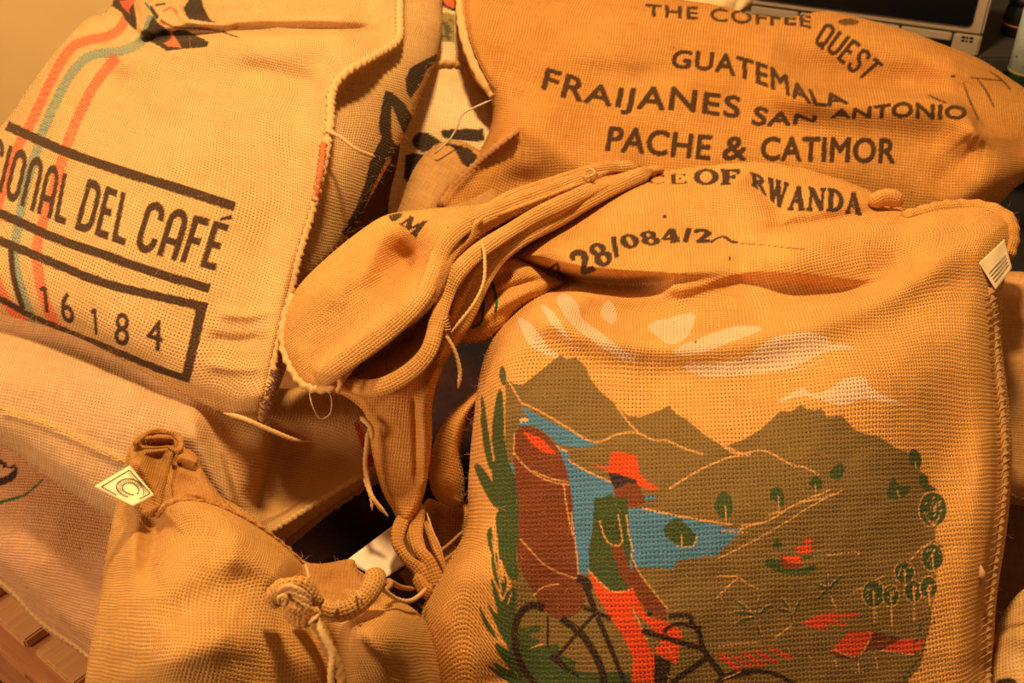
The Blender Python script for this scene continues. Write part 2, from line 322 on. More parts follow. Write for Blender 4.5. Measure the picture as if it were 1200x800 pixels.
SERIF = {
 'A': (0.82, [([(0.12, 0.03), (0.40, 0.98)], [TN]), ([(0.38, 0.98), (0.66, 0.03)], [TK]), ([(0.22, 0.36), (0.55, 0.36)], [TN]), sf(0.0, 0.26, 0.03), sf(0.5, 0.82, 0.03)]),
 'W': (1.08, [([(0.12, 0.97), (0.34, 0.02)], [TK]), ([(0.34, 0.02), (0.54, 0.95)], [TN]), ([(0.52, 0.97), (0.74, 0.02)], [TK]), ([(0.74, 0.02), (0.96, 0.97)], [TN]), sf(0, 0.24, .97), sf(0.4, 0.66, .97), sf(0.84, 1.08, .97)]),
 'N': (0.86, [([(0.14, 0.03), (0.14, 0.97)], [TN]), ([(0.14, 0.97), (0.72, 0.03)], [TK]), ([(0.72, 0.0), (0.72, 0.97)], [TN]), sf(0, 0.28, .03), sf(0, 0.2, .97), sf(0.58, 0.86, .97)]),
 'D': (0.80, [([(0.18, 0.0), (0.18, 1.0)], [TK]), (ring_pts(0.2, 0.5, 0.5, 0.47, -90, 90), [TN, TK, TN]), sf(0, 0.3, .03), sf(0, 0.3, .97)]),
 'R': (0.84, [([(0.18, 0.0), (0.18, 1.0)], [TK]), (ring_pts(0.2, 0.74, 0.4, 0.23, -90, 90), [TN, TK, TN]), ([(0.36, 0.5), (0.72, 0.02)], [TK]), sf(0, 0.34, .03), sf(0, 0.3, .97), sf(0.6, 0.84, .03)]),
 'O': (0.84, [(ring_pts(0.42, 0.5, 0.34, 0.46, 0, 360, 28), [TK, TN, TK, TN, TK])]),
 'F': (0.68, [([(0.18, 0.0), (0.18, 1.0)], [TK]), ([(0, .96), (0.64, .96)], [TN*1.4]), ([(0.2, .52), (0.48, .52)], [TN]), ([(0.62, .98), (0.62, .74)], [TN]), ([(0.46, .64), (0.46, .4)], [TN]), sf(0, 0.36, .03)]),
 'E': (0.72, [([(0.18, 0.0), (0.18, 1.0)], [TK]), ([(0, .96), (0.64, .96)], [TN*1.4]), ([(0, .04), (0.68, .04)], [TN*1.4]), ([(0.2, .52), (0.46, .52)], [TN]), ([(0.62, .98), (0.62, .76)], [TN]), ([(0.67, .02), (0.67, .26)], [TN]), ([(0.46, .62), (0.46, .42)], [TN])]),
 'C': (0.78, [(ring_pts(0.42, 0.5, 0.34, 0.46, 40, 320, 22), [TN, TN, TK, TN, TN]), ([(0.68, .98), (0.68, .68)], [TN])]),
 'M': (1.0, [([(0.14, 0.03), (0.14, 0.97)], [TN]), ([(0.14, 0.97), (0.48, 0.05)], [TK]), ([(0.48, 0.05), (0.82, 0.97)], [TN]), ([(0.84, 0.0), (0.84, 1.0)], [TK]), sf(0, 0.28, .03), sf(0, 0.2, .97), sf(0.68, 1.0, .03), sf(0.8, 1.0, .97)]),
 'I': (0.40, [([(0.2, 0), (0.2, 1)], [TK]), sf(0, .4, .03), sf(0, .4, .97)]),
 'G': (0.82, [(ring_pts(0.42, 0.5, 0.34, 0.46, 40, 320, 22), [TN, TN, TK, TN, TN]), ([(0.66, .05), (0.66, .42)], [TK]), sf(.5, .8, .42)]),
 '2': (0.62, [([(0.08, .72), (0.14, .92), (.32, .97), (.48, .85), (.48, .66), (.34, .42), (.06, .06)], [TN, TK, TK, TN]), ([(0.05, .07), (.54, .07)], [TK*.9])]),
 '8': (0.62, [(ring_pts(0.3, 0.73, 0.18, 0.22, 0, 360, 20), [TK*.8, TN, TK*.8, TN, TK*.8]), (ring_pts(0.3, 0.27, 0.22, 0.24, 0, 360, 20), [TK, TN, TK, TN, TK])]),
 '0': (0.62, [(ring_pts(0.3, 0.5, 0.21, 0.45, 0, 360, 24), [TK, TN, TK, TN, TK])]),
 '4': (0.66, [([(.44, 0), (.44, 1)], [TK]), ([(.42, .96), (.04, .3)], [TN]), ([(.03, .28), (.62, .28)], [TN*1.4]), sf(.26, .6, .03)]),
 '/': (0.34, [([(.04, -.05), (.3, 1.05)], [TK*.6])]),
 ' ': (0.4, [])}
def serif_polys(txt, bold, font=None):
    SERIF = font or globals()['SERIF']; adv = 0; pos = []
    for ch in txt: pos.append(adv); adv += SERIF[ch][0]+0.10
    adv -= 0.10; out = []
    for ch, x0 in zip(txt, pos):
        for pts, wd in SERIF[ch][1]:
            q = np.array(pts, float); 
            if len(q) > 3 and len(q) < 10: q = spline(q, False, 4)
            if len(q) == 2: q = q[0]+(q[1]-q[0])*np.linspace(0, 1, 6)[:, None]
            wq = (np.interp(np.linspace(0, 1, len(q)), np.linspace(0, 1, len(wd)), wd)+bold)/2
            t = np.gradient(q, axis=0); t /= np.linalg.norm(t, axis=1)[:, None]; n = np.stack([-t[:, 1], t[:, 0]], 1)
            for i in range(len(q)-1):
                z = np.array([q[i]+n[i]*wq[i], q[i+1]+n[i+1]*wq[i+1], q[i+1]-n[i+1]*wq[i+1], q[i]-n[i]*wq[i]]); z[:, 0] = (z[:, 0]+x0)/adv; out.append(z)
    return out

# ------------------------------------------------------------------ materials
def nt(name):
    m = bpy.data.materials.new(name); m.use_nodes = True; t = m.node_tree; b = t.nodes['Principled BSDF']; return m, t, b
class NB:
    def __init__(s, t): s.t = t
    def n(s, ty, **k):
        o = s.t.nodes.new(ty)
        for a, v in k.items(): setattr(o, a, v)
        return o
    def put(s, sock, v):
        if isinstance(v, bpy.types.NodeSocket): s.t.links.new(v, sock)
        else: sock.default_value = v
    def m(s, op, a, b=0.0, c=0.0, clamp=False):
        o = s.n('ShaderNodeMath', operation=op, use_clamp=clamp); s.put(o.inputs[0], a); s.put(o.inputs[1], b); s.put(o.inputs[2], c); return o.outputs[0]
    def mix(s, f, a, b, bt='MIX'):
        o = s.n('ShaderNodeMix', data_type='RGBA', blend_type=bt); s.put(o.inputs[0], f)
        for i, v in ((6, a), (7, b)): s.put(o.inputs[i], v if isinstance(v, bpy.types.NodeSocket) else (*v, 1))
        return o.outputs[2]
    def noise(s, vec, scale, detail=2.0, rough=0.5):
        o = s.n('ShaderNodeTexNoise'); s.put(o.inputs['Vector'], vec); o.inputs['Scale'].default_value = scale; o.inputs['Detail'].default_value = detail; o.inputs['Roughness'].default_value = rough; return o.outputs['Fac']
    def ramp(s, v, lo, hi, a=0.0, b=1.0):
        o = s.n('ShaderNodeMapRange', clamp=True); s.put(o.inputs[0], v); o.inputs[1].default_value = lo; o.inputs[2].default_value = hi; o.inputs[3].default_value = a; o.inputs[4].default_value = b; return o.outputs[0]
def burlap(name, col, period=0.0042, hole=0.5, bump=0.6, printed=False, col2=None, speck=0.5, px=1.0):
    m, t, b = nt(name); N = NB(t)
    uvn = N.n('ShaderNodeUVMap'); sx = N.n('ShaderNodeSeparateXYZ'); t.links.new(uvn.outputs[0], sx.inputs[0])
    geo = N.n('ShaderNodeNewGeometry'); wp = geo.outputs['Position']
    n1 = N.noise(uvn.outputs[0], 22, 3); n2 = N.noise(uvn.outputs[0], 31, 3)
    # slow wander of the threads plus fine slubs
    u = N.m('MULTIPLY', N.m('ADD', sx.outputs[0], N.m('MULTIPLY', N.m('SUBTRACT', n1, 0.5), 0.0045)), 1/(period*px))
    v = N.m('MULTIPLY', N.m('ADD', sx.outputs[1], N.m('MULTIPLY', N.m('SUBTRACT', n2, 0.5), 0.0045)), 1/period)
    su = N.m('SINE', N.m('MULTIPLY', u, math.pi)); sv = N.m('SINE', N.m('MULTIPLY', v, math.pi))
    a = N.m('ABSOLUTE', su); c = N.m('ABSOLUTE', sv); ss = N.m('MULTIPLY', su, sv)
    h = N.m('MAXIMUM', N.m('MULTIPLY', a, N.m('MULTIPLY_ADD', ss, 0.32, 0.68)), N.m('MULTIPLY', c, N.m('MULTIPLY_ADD', ss, -0.32, 0.68)))
    cu = N.n('ShaderNodeCombineXYZ'); t.links.new(N.m('MULTIPLY', u, 1.0), cu.inputs[0]); t.links.new(N.m('MULTIPLY', v, 0.09), cu.inputs[1])
    cv = N.n('ShaderNodeCombineXYZ'); t.links.new(N.m('MULTIPLY', u, 0.09), cv.inputs[0]); t.links.new(N.m('MULTIPLY', v, 1.0), cv.inputs[1]); cv.inputs[2].default_value = 5
    ta = N.noise(cu.outputs[0], 1.3, 1); tb = N.noise(cv.outputs[0], 1.3, 1)
    thr = N.m('MULTIPLY_ADD', N.m('ADD', ta, tb), 1.15, -0.15)                # about 0.6 .. 1.4
    big = N.noise(wp, 9, 3)
    patch = N.ramp(N.noise(uvn.outputs[0], 14, 3), 0.3, 0.7, 0.45, 1.35)
    hol = N.m('MULTIPLY', N.ramp(N.m('MULTIPLY', N.m('SUBTRACT', 1.0, a), N.m('SUBTRACT', 1.0, c)), 0.22, 0.62), N.m('MULTIPLY', patch, N.m('MULTIPLY', N.ramp(N.m('ADD', ta, tb), 0.7, 1.25, 0.35, 1.5), hole)), clamp=True)
    c2 = col2 or tuple(x*k for x, k in zip(col, (0.80, 0.74, 0.62)))
    base = N.mix(N.ramp(big, 0.35, 0.68), col, c2)
    base = N.mix(N.ramp(thr, 0.55, 1.45), [x*0.70 for x in col], base) if False else base
    val = N.n('ShaderNodeVectorMath', operation='SCALE'); t.links.new(base, val.inputs[0]); t.links.new(N.m('MULTIPLY_ADD', thr, 0.42, 0.58), val.inputs[3]); cc = val.outputs[0]
    # husk specks
    vo = N.n('ShaderNodeTexVoronoi'); t.links.new(uvn.outputs[0], vo.inputs['Vector']); vo.inputs['Scale'].default_value = 42
    sp = N.m('MULTIPLY', N.ramp(vo.outputs['Distance'], 0.05, 0.14, 1, 0), N.m('MULTIPLY', N.ramp(N.noise(uvn.outputs[0], 37, 0), 0.56, 0.62), speck))
    cc = N.mix(sp, cc, (0.12, 0.045, 0.015))
    if printed:
        at = N.n('ShaderNodeAttribute', attribute_name='print')
        wear = N.ramp(N.noise(uvn.outputs[0], 420, 2), 0.30, 0.55, 0.88, 1.0)
        al = N.m('MULTIPLY', at.outputs['Alpha'], N.m('MULTIPLY', wear, N.ramp(h, 0.25, 0.6, 0.92, 1.0)))
        cc = N.mix(al, cc, at.outputs['Color'])
    cc = N.mix(hol, cc, (0.035, 0.014, 0.006))
    t.links.new(cc, b.inputs['Base Color']); b.inputs['Roughness'].default_value = 0.95
    b.inputs['Specular IOR Level'].default_value = 0.12; b.inputs['Sheen Weight'].default_value = 0.08; b.inputs['Sheen Roughness'].default_value = 0.5; b.inputs['Sheen Tint'].default_value = (1, .75, .4, 1)
    fine = N.noise(uvn.outputs[0], 900, 2)
    bp = N.n('ShaderNodeBump'); bp.inputs['Strength'].default_value = bump; bp.inputs['Distance'].default_value = 0.0018
    t.links.new(N.m('ADD', h, N.m('ADD', N.m('MULTIPLY', fine, 0.5), N.m('MULTIPLY', thr, 0.35))), bp.inputs['Height']); t.links.new(bp.outputs[0], b.inputs['Normal'])
    return m
def plain(name, col, rough=0.7, spec=0.3, var=0.12, scale=60, bump=0.1, emit=None):
    m, t, b = nt(name); N = NB(t); tc = N.n('ShaderNodeTexCoord'); n = N.noise(tc.outputs['Object'], scale, 4)
    t.links.new(N.mix(N.ramp(n, 0.3, 0.7), [c*(1-var) for c in col], [min(1, c*(1+var)) for c in col]), b.inputs['Base Color'])
    b.inputs['Roughness'].default_value = rough; b.inputs['Specular IOR Level'].default_value = spec
    bp = N.n('ShaderNodeBump'); bp.inputs['Strength'].default_value = bump; bp.inputs['Distance'].default_value = 0.001; t.links.new(n, bp.inputs['Height']); t.links.new(bp.outputs[0], b.inputs['Normal'])
    return m
def yarnmat(name, col):
    m, t, b = nt(name); N = NB(t); uv = N.n('ShaderNodeUVMap'); mp = N.n('ShaderNodeMapping'); t.links.new(uv.outputs[0], mp.inputs[0]); mp.inputs['Scale'].default_value = (1, 3, 1)
    n = N.noise(mp.outputs[0], 500, 3); n2 = N.noise(uv.outputs[0], 60, 2)
    c = N.mix(N.ramp(n, 0.3, 0.7), [x*0.62 for x in col], col); c = N.mix(N.ramp(n2, .4, .7), c, [x*.8 for x in col])
    t.links.new(c, b.inputs['Base Color']); b.inputs['Roughness'].default_value = 0.95; b.inputs['Specular IOR Level'].default_value = 0.1
    bp = N.n('ShaderNodeBump'); bp.inputs['Strength'].default_value = 0.7; bp.inputs['Distance'].default_value = 0.0006; t.links.new(n, bp.inputs['Height']); t.links.new(bp.outputs[0], b.inputs['Normal'])
    return m
M_FIBRE = plain('jute_fibre', (0.62, 0.36, 0.14), 0.8, 0.2)
M_YARN = yarnmat('jute_yarn', (0.80, 0.50, 0.22)); M_YARN_D = yarnmat('dark_jute_yarn', (0.48, 0.25, 0.09)); M_YARN_P = yarnmat('pale_cotton_thread', (0.85, 0.66, 0.44))
M_YARN_R = yarnmat('red_brown_thread', (0.62, 0.20, 0.08)); M_YARN_V = yarnmat('violet_thread', (0.16, 0.07, 0.08)); M_YARN_G = yarnmat('green_thread', (0.02, 0.12, 0.05))
BLACK = (0.020, 0.014, 0.016)

# ------------------------------------------------------------------ the setting
def box(name, c, s, mat, parent=None, rz=0, rx=0, bev=0.004, seed=0):
    import bmesh
    bm = bmesh.new(); bmesh.ops.create_cube(bm, size=1.0); r = random.Random(seed)
    for v in bm.verts: v.co = Vector((v.co.x*s[0], v.co.y*s[1], v.co.z*s[2]))
    if bev: bmesh.ops.bevel(bm, geom=list(bm.edges), offset=bev, segments=2, affect='EDGES')
    uvl = bm.loops.layers.uv.new('UVMap')
    for f in bm.faces:
        for l in f.loops: l[uvl].uv = (l.vert.co.x+l.vert.co.z*.3, l.vert.co.y+l.vert.co.z)
    me = bpy.data.meshes.new(name); bm.to_mesh(me); bm.free(); me.materials.append(mat)
    o = bpy.data.objects.new(name, me); COL.objects.link(o); o.location = c; o.rotation_euler = (rx, 0, rz)
    if parent: o.parent = parent
    return o
def empty(name, loc=(0, 0, 0)):
    o = bpy.data.objects.new(name, None); COL.objects.link(o); o.location = loc; return o
M_WALL = plain('yellow_painted_wall', (0.90, 0.62, 0.26), 0.85, 0.2, 0.05, 4, 0.05)
M_FLOOR = plain('dark_concrete_floor', (0.035, 0.032, 0.03), 0.8, 0.2, 0.3, 6, 0.2)
fl = box('floor', (0, 1.9, -0.05), (7, 5.6, 0.1), M_FLOOR, bev=0); fl['kind'] = 'structure'
wl = box('wall_back', (-1.75, 2.85, 1.25), (4.0, 0.1, 2.5), M_WALL, bev=0); wl['kind'] = 'structure'
M_DARKWALL = plain('dark_background_wall', (0.02, 0.018, 0.018), 0.8, 0.2, 0.2, 4, 0.05)
w2 = box('wall_back_dark', (1.2, 4.25, 1.25), (4.4, 0.1, 2.5), M_DARKWALL, bev=0); w2['kind'] = 'structure'

# wood: grain along local x
def woodmat(name, col):
    m, t, b = nt(name); N = NB(t); tc = N.n('ShaderNodeTexCoord'); mp = N.n('ShaderNodeMapping'); t.links.new(tc.outputs['Object'], mp.inputs[0]); mp.inputs['Scale'].default_value = (1.2, 16, 16)
    n = N.noise(mp.outputs[0], 6, 5, 0.6); vo = N.n('ShaderNodeTexVoronoi'); t.links.new(tc.outputs['Object'], vo.inputs['Vector']); vo.inputs['Scale'].default_value = 5.5
    kn = N.ramp(vo.outputs['Distance'], 0.03, 0.10, 0.85, 0)
    c = N.mix(N.ramp(n, 0.3, 0.7), [x*0.72 for x in col], col); c = N.mix(kn, c, (0.14, 0.05, 0.02)); t.links.new(c, b.inputs['Base Color'])
    b.inputs['Roughness'].default_value = 0.75; b.inputs['Specular IOR Level'].default_value = 0.2
    bp = N.n('ShaderNodeBump'); bp.inputs['Strength'].default_value = 0.4; bp.inputs['Distance'].default_value = 0.001; t.links.new(n, bp.inputs['Height']); t.links.new(bp.outputs[0], b.inputs['Normal'])
    return m
M_WOOD = woodmat('pallet_pine', (0.66, 0.36, 0.16)); M_WOOD2 = woodmat('pallet_pine_orange', (0.55, 0.24, 0.10))
def P_z(px, py, z):      # point of the pixel ray at height z
    k = math.sin(PITCH)-(400-py)/FPX*math.cos(PITCH); return P(px, py, np.array((CAM[2]-z)/k))
ZT = 0.14
pal = empty('wooden_pallet', (-0.3, 1.3, 0)); tag(pal, 'pine pallet with gapped deck boards under the reddish sack, bottom left', 'pallet')
e0 = P_z(-20, 720, ZT); e1 = P_z(95, 822, ZT); ed = e1-e0; ed /= np.linalg.norm(ed); er = math.atan2(ed[1], ed[0]); pn = np.array([-ed[1], ed[0], 0])
if pn[1] < 0: pn = -pn
def pal_local(a, b, z): return Vector(tuple(e0+ed*a+pn*b))*1.0 + Vector((0, 0, z-ZT))
def padd(name, c, s, mat, rz, seed): 
    o = box(name, c, s, mat, None, rz, 0, 0.003, seed); o.parent = pal; o.location = Vector(c)-pal.location; return o
for k in range(9):       # deck boards run inwards from the edge
    a = -0.33+k*0.125; wd = 0.098
    padd('deck_board', tuple(pal_local(a, 0.56, ZT-0.010)), (1.1, wd, 0.02), M_WOOD, er+math.pi/2, k)
for b_ in (0.03, 0.55, 1.05):
    padd('stringer_board', tuple(pal_local(0.17, b_, ZT-0.031)), (1.15, 0.09, 0.02), M_WOOD2, er, 30)
    for a in (-0.33, 0.18, 0.68): padd('block', tuple(pal_local(a, b_, 0.076)), (0.12, 0.09, 0.11), M_WOOD2, er, 31)
    padd('bottom_board', tuple(pal_local(0.17, b_, 0.0105)), (1.15, 0.09, 0.02), M_WOOD2, er, 32)

# ------------------------------------------------------------------ sack bottom left (reddish, green arc)
c = Canvas(-60, 500, 140, 620, 2)
c.frame(0, 380, 3.333)
c.stroke([(-30, 715), (0, 695), (40, 684), (90, 668), (130, 640), (170, 603)], [13, 14, 13, 10, 9, 6], (0.02, 0.16, 0.07))
c.stroke([(-60, 530), (-10, 535), (15, 545), (20, 560)], [16, 20], BLACK); c.stroke([(62, 553), (58, 580), (30, 605), (-30, 620), (-60, 600)], [8, 28, 30, 20], BLACK)
c.stroke([(30, 560), (62, 553)], [6, 16], BLACK)
M_D = burlap('reddish_burlap', (0.80, 0.44, 0.235), 0.0046, 0.6, 1.0, True, (0.70, 0.36, 0.17), 0.4, px=0.55)
fD = Field([(-200, 480), (0, 490), (130, 540), (190, 620), (225, 760), (215, 880), (165, 850), (105, 776), (50, 736), (0, 687), (-80, 630), (-200, 590)],
  [(0, 530, 1.66), (0, 620, 1.585), (0, 685, 1.60), (100, 600, 1.60), (100, 760, 1.57), (50, 660, 1.56), (190, 800, 1.50), (-200, 540, 1.72)], 0.05, 32,
  [('line', [(-100, 620), (0, 676), (50, 724), (105, 764), (170, 835)], 4, 4, 0.004, 0)], 0.002, 40, seed=3, fs=1.2)
sD = cloth('jute_sack', fD, M_D, 2.0, 12, 0.03, None, c, 260, 0.005)
tag(sD, 'reddish brown jute sack lying on the pallet, green arc and black letter', 'sack')
tube('side_seam', onto(fD, [(-100, 617), (0, 680), (50, 729), (105, 769), (165, 840)], 0.002), 0.0038, M_YARN, sD, twist=110, tamp=0.35, flat=0.6)

# ------------------------------------------------------------------ long pale sack under the printed one
M_B = burlap('pale_pink_burlap', (0.60, 0.375, 0.20), 0.0045, 0.6, 0.6, True, (0.62, 0.36, 0.17), 0.3)
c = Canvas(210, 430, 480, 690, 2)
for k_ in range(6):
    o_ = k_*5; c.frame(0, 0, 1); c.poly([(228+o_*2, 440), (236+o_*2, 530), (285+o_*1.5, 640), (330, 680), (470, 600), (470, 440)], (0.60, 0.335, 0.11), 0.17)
c.frame(240, 400, 3.333); c.poly([(582, 318), (600, 312), (622, 360), (632, 430), (610, 410)], (0.55, 0.06, 0.03)); c.poly([(635, 440), (660, 440), (668, 500), (640, 490)], (0.55, 0.06, 0.03))
fB = Field([(-200, 330), (0, 335), (100, 352), (250, 430), (330, 455), (400, 450), (440, 470), (452, 520), (441, 562), (400, 590), (345, 636), (310, 660), (260, 650), (200, 640), (130, 607), (60, 562), (0, 522), (-120, 488), (-220, 420)],
  [(0, 380, 1.585), (0, 440, 1.515), (0, 510, 1.50), (100, 450, 1.50), (100, 570, 1.48), (200, 500, 1.47), (200, 610, 1.46), (300, 520, 1.50), (400, 500, 1.53), (440, 550, 1.51), (345, 620, 1.47), (290, 600, 1.50), (-200, 400, 1.65), (100, 380, 1.56), (370, 460, 1.56)], 0.05, 36,
  [('line', [(225, 470), (232, 520), (262, 580), (300, 625)], 22, 14, 0.018, 0.3), ('line', [(338, 500), (322, 545), (300, 600)], 14, 26, -0.022, 0.3), ('bump', 375, 530, 40, 30, 0, -0.012),
   ('line', [(300, 632), (350, 606), (400, 574), (444, 548)], 9, 16, 0.022, 0.15), ('line', [(318, 490), (306, 540), (288, 600)], 30, 9, 0.014, 0.3), ('line', [(0, 482), (60, 502), (150, 545)], 5, 5, 0.003, 0.1), ('line', [(-100, 375), (0, 385), (120, 420), (230, 480)], 16, 16, -0.012, 0.2)], 0.0018, 36, seed=9, fs=1.7)
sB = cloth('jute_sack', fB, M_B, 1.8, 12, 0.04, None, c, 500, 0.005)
tag(sB, 'long pale pinkish jute sack squeezed below the sack numbered 16184', 'sack')
tube('stitched_seam', onto(fB, [(-60, 462), (0, 478), (40, 492), (90, 512), (150, 543)], 0.0006), 0.0014, yarnmat('yellow_thread', (0.80, 0.50, 0.14)), sB, twist=140, tamp=0.5, flat=0.5)
tube('hem', onto(fB, [(318, 650), (345, 628), (375, 604), (410, 580), (443, 560)], 0.003), 0.0055, M_YARN_D, sB, twist=60, tamp=0.25, flat=0.6)
tube('hem', onto(fB, [(300, 634), (345, 606), (395, 574), (440, 548)], 0.002), 0.0036, M_YARN, sB, twist=90, tamp=0.3, flat=0.7)

# ------------------------------------------------------------------ sack with red and green stripes, left
c = Canvas(-140, -90, 520, 520, 2)
RED = (0.80, 0.10, 0.05); GRN = (0.12, 0.27, 0.22)
c.frame(0, 0, 1)
for pts, wd, k in (([(150, 0), (146, 25), (130, 41), (100, 48), (80, 60), (58, 98), (36, 145), (21, 172), (6, 212), (-4, 250), (-10, 300), (0, 340), (18, 367), (40, 384)], 11, RED),
               ([(178, 20), (166, 48), (140, 60), (110, 64), (92, 76), (74, 102), (52, 150), (42, 180), (30, 220), (21, 265), (17, 300), (22, 330), (32, 362), (45, 384), (60, 400)], 11, GRN),
               ([(136, 68), (122, 84), (106, 108), (88, 145), (78, 172), (60, 230), (50, 262), (43, 295), (49, 340), (62, 375), (80, 404), (100, 420)], 12, RED)):
    q = spline(pts, False, 14); tg = np.gradient(q, axis=0); tg /= np.linalg.norm(tg, axis=1)[:, None]; nn = np.stack([-tg[:, 1], tg[:, 0]], 1)
    L = np.r_[0, np.cumsum(np.linalg.norm(np.diff(q, axis=0), axis=1))]
    c.stroke(pts, wd, k, 0.45, 14)
    for i in range(int(L[-1]/3.2)):     # woven dashes of coloured yarn
        s0 = i*3.2; a = np.array([np.interp(s0, L, q[:, j]) for j in (0, 1)]); n_ = np.array([np.interp(s0, L, nn[:, j]) for j in (0, 1)]); t_ = np.array([np.interp(s0, L, tg[:, j]) for j in (0, 1)])
        for j in range(4):
            o = -wd/2+wd*(j+0.5)/4+(0.5*wd/4 if i % 2 else 0); z = a+n_*(o-wd/16)
            c.poly([z-n_*1.1-t_*1.1, z+n_*1.1-t_*1.1, z+n_*1.1+t_*1.1, z-n_*1.1+t_*1.1], k, 0.95)
BR = (0.045, 0.022, 0.016)
c.stroke([(8, 147), (50, 166), (83, 180), (150, 203), (200, 218), (275, 242)], 11.5, BR)
c.stroke([(-110, 205), (-60, 230), (0, 250), (60, 277), (126, 300), (180, 319), (246, 338)], 11, BR)
c.stroke([(-110, 235), (-60, 260), (0, 282), (60, 307), (120, 331), (180, 346), (243, 360)], 10.5, BR)
c.stroke([(237, 356), (230, 390), (217, 447)], [13, 11], BR)
c.stroke([(-70, 318), (0, 350), (30, 367), (60, 380), (90, 393), (120, 405), (180, 430), (220, 444)], [8, 7, 7, 8, 9], BR)
c.stroke([(12, 285), (16, 325), (27, 362)], 7, BR)
cg = dict(bold=0.055)
c.letters('NACIONAL', [(-62, 198), (-20, 212), (22, 240), (77, 264)], [(-44, 138), (0, 164), (40, 184), (87, 208)], BR, 0.02, 'cond')
c.letters('DEL', [(87, 267), (110, 275), (147, 288)], [(103, 210), (125, 218), (157, 230)], BR, 0.02, 'cond')
c.letters('CAFE', [(157, 291), (200, 304), (253, 317)], [(173, 235), (215, 248), (270, 264)], BR, 0.02, 'cond')
c.stroke([(258, 257), (272, 254)], [3, 6], BR)
for ch, q in (('1', [(48, 364), (58, 367), (55, 336), (45, 333)]), ('6', [(73, 376), (88, 379), (83, 345), (70, 343)]), ('1', [(108, 391), (115, 393), (113, 362), (105, 360)]), ('8', [(134, 403), (151, 405), (151, 368), (136, 366)]), ('4', [(170, 406), (190, 412), (190, 376), (176, 372)])):
    c.letters(ch, [q[0], q[1]], [q[3], q[2]], BR, 0.02 if ch == '1' else 0, 'cond' if ch == '1' else False, px=0 if ch == '1' else 0.6)
# print on the folded mouth above the ridge
c.frame(110, 0, 6.667)
c.poly([(130, 30), (200, -40), (330, -40), (350, 130), (330, 240), (290, 220), (240, 150), (180, 100)], BLACK, rough=2); c.poly([(210, 0), (310, -10), (290, 60), (260, 100), (225, 60)], RED, rough=2)
c.poly([(430, 130), (500, 160), (560, 210), (600, 240), (650, 230), (720, 260), (900, 320), (880, 340), (700, 370), (560, 400), (480, 350), (400, 290), (370, 260), (400, 200)], BLACK, rough=2)
c.poly([(590, 240), (640, 250), (660, 360), (600, 390), (540, 350), (600, 320)], (0.6, 0.16, 0.06), rough=2); c.stroke([(520, 160), (620, 210), (760, 220), (900, 230), (1050, 260)], [30, 10, 20, 6], (0.30, 0.06, 0.03))
c.poly([(700, 110), (705, 60), (750, -30), (830, -40), (850, 60), (900, 140), (960, 180), (860, 165), (740, 150)], BLACK, rough=1.5); c.stroke([(540, 90), (600, 60), (640, 90), (640, 110)], 14, RED)
c.stroke([(440, 50), (470, 100), (500, 140)], 30, BLACK); c.stroke([(480, 40), (560, 30)], 16, BLACK); c.stroke([(400, 20), (440, 70)], 20, (0.05, 0.2, 0.14)); c.stroke([(1000, 240), (1060, 270), (1130, 290)], 12, BLACK)
# large letter on the side panel
c.frame(300, 0, 4)
c.poly([(700, 370), (720, 320), (780, 285), (850, 250), (850, 275), (800, 330), (770, 400), (740, 440), (725, 465), (705, 430)], BLACK)
c.stroke([(625, 430), (610, 520), (605, 600), (620, 660)], [40, 50, 60, 40], BLACK, sm=5); c.stroke([(630, 440), (670, 500), (700, 560), (720, 620)], [20, 60, 70, 60], BLACK)
c.stroke([(620, 650), (590, 720), (560, 790), (520, 900), (480, 1000), (450, 1060)], [60, 70, 60, 30, 46, 60], BLACK); c.stroke([(625, 690), (700, 760), (760, 800)], [60, 80, 60], BLACK)
c.frame(300, 180, 3.333); c.stroke([(460, 30), (440, 110), (415, 160), (395, 260), (350, 320)], [30, 26, 10, 40, 40], BLACK)
M_A = burlap('golden_open_burlap', (0.67, 0.415, 0.175), 0.0050, 1.0, 0.8, True, (0.62, 0.37, 0.15), 0.25)
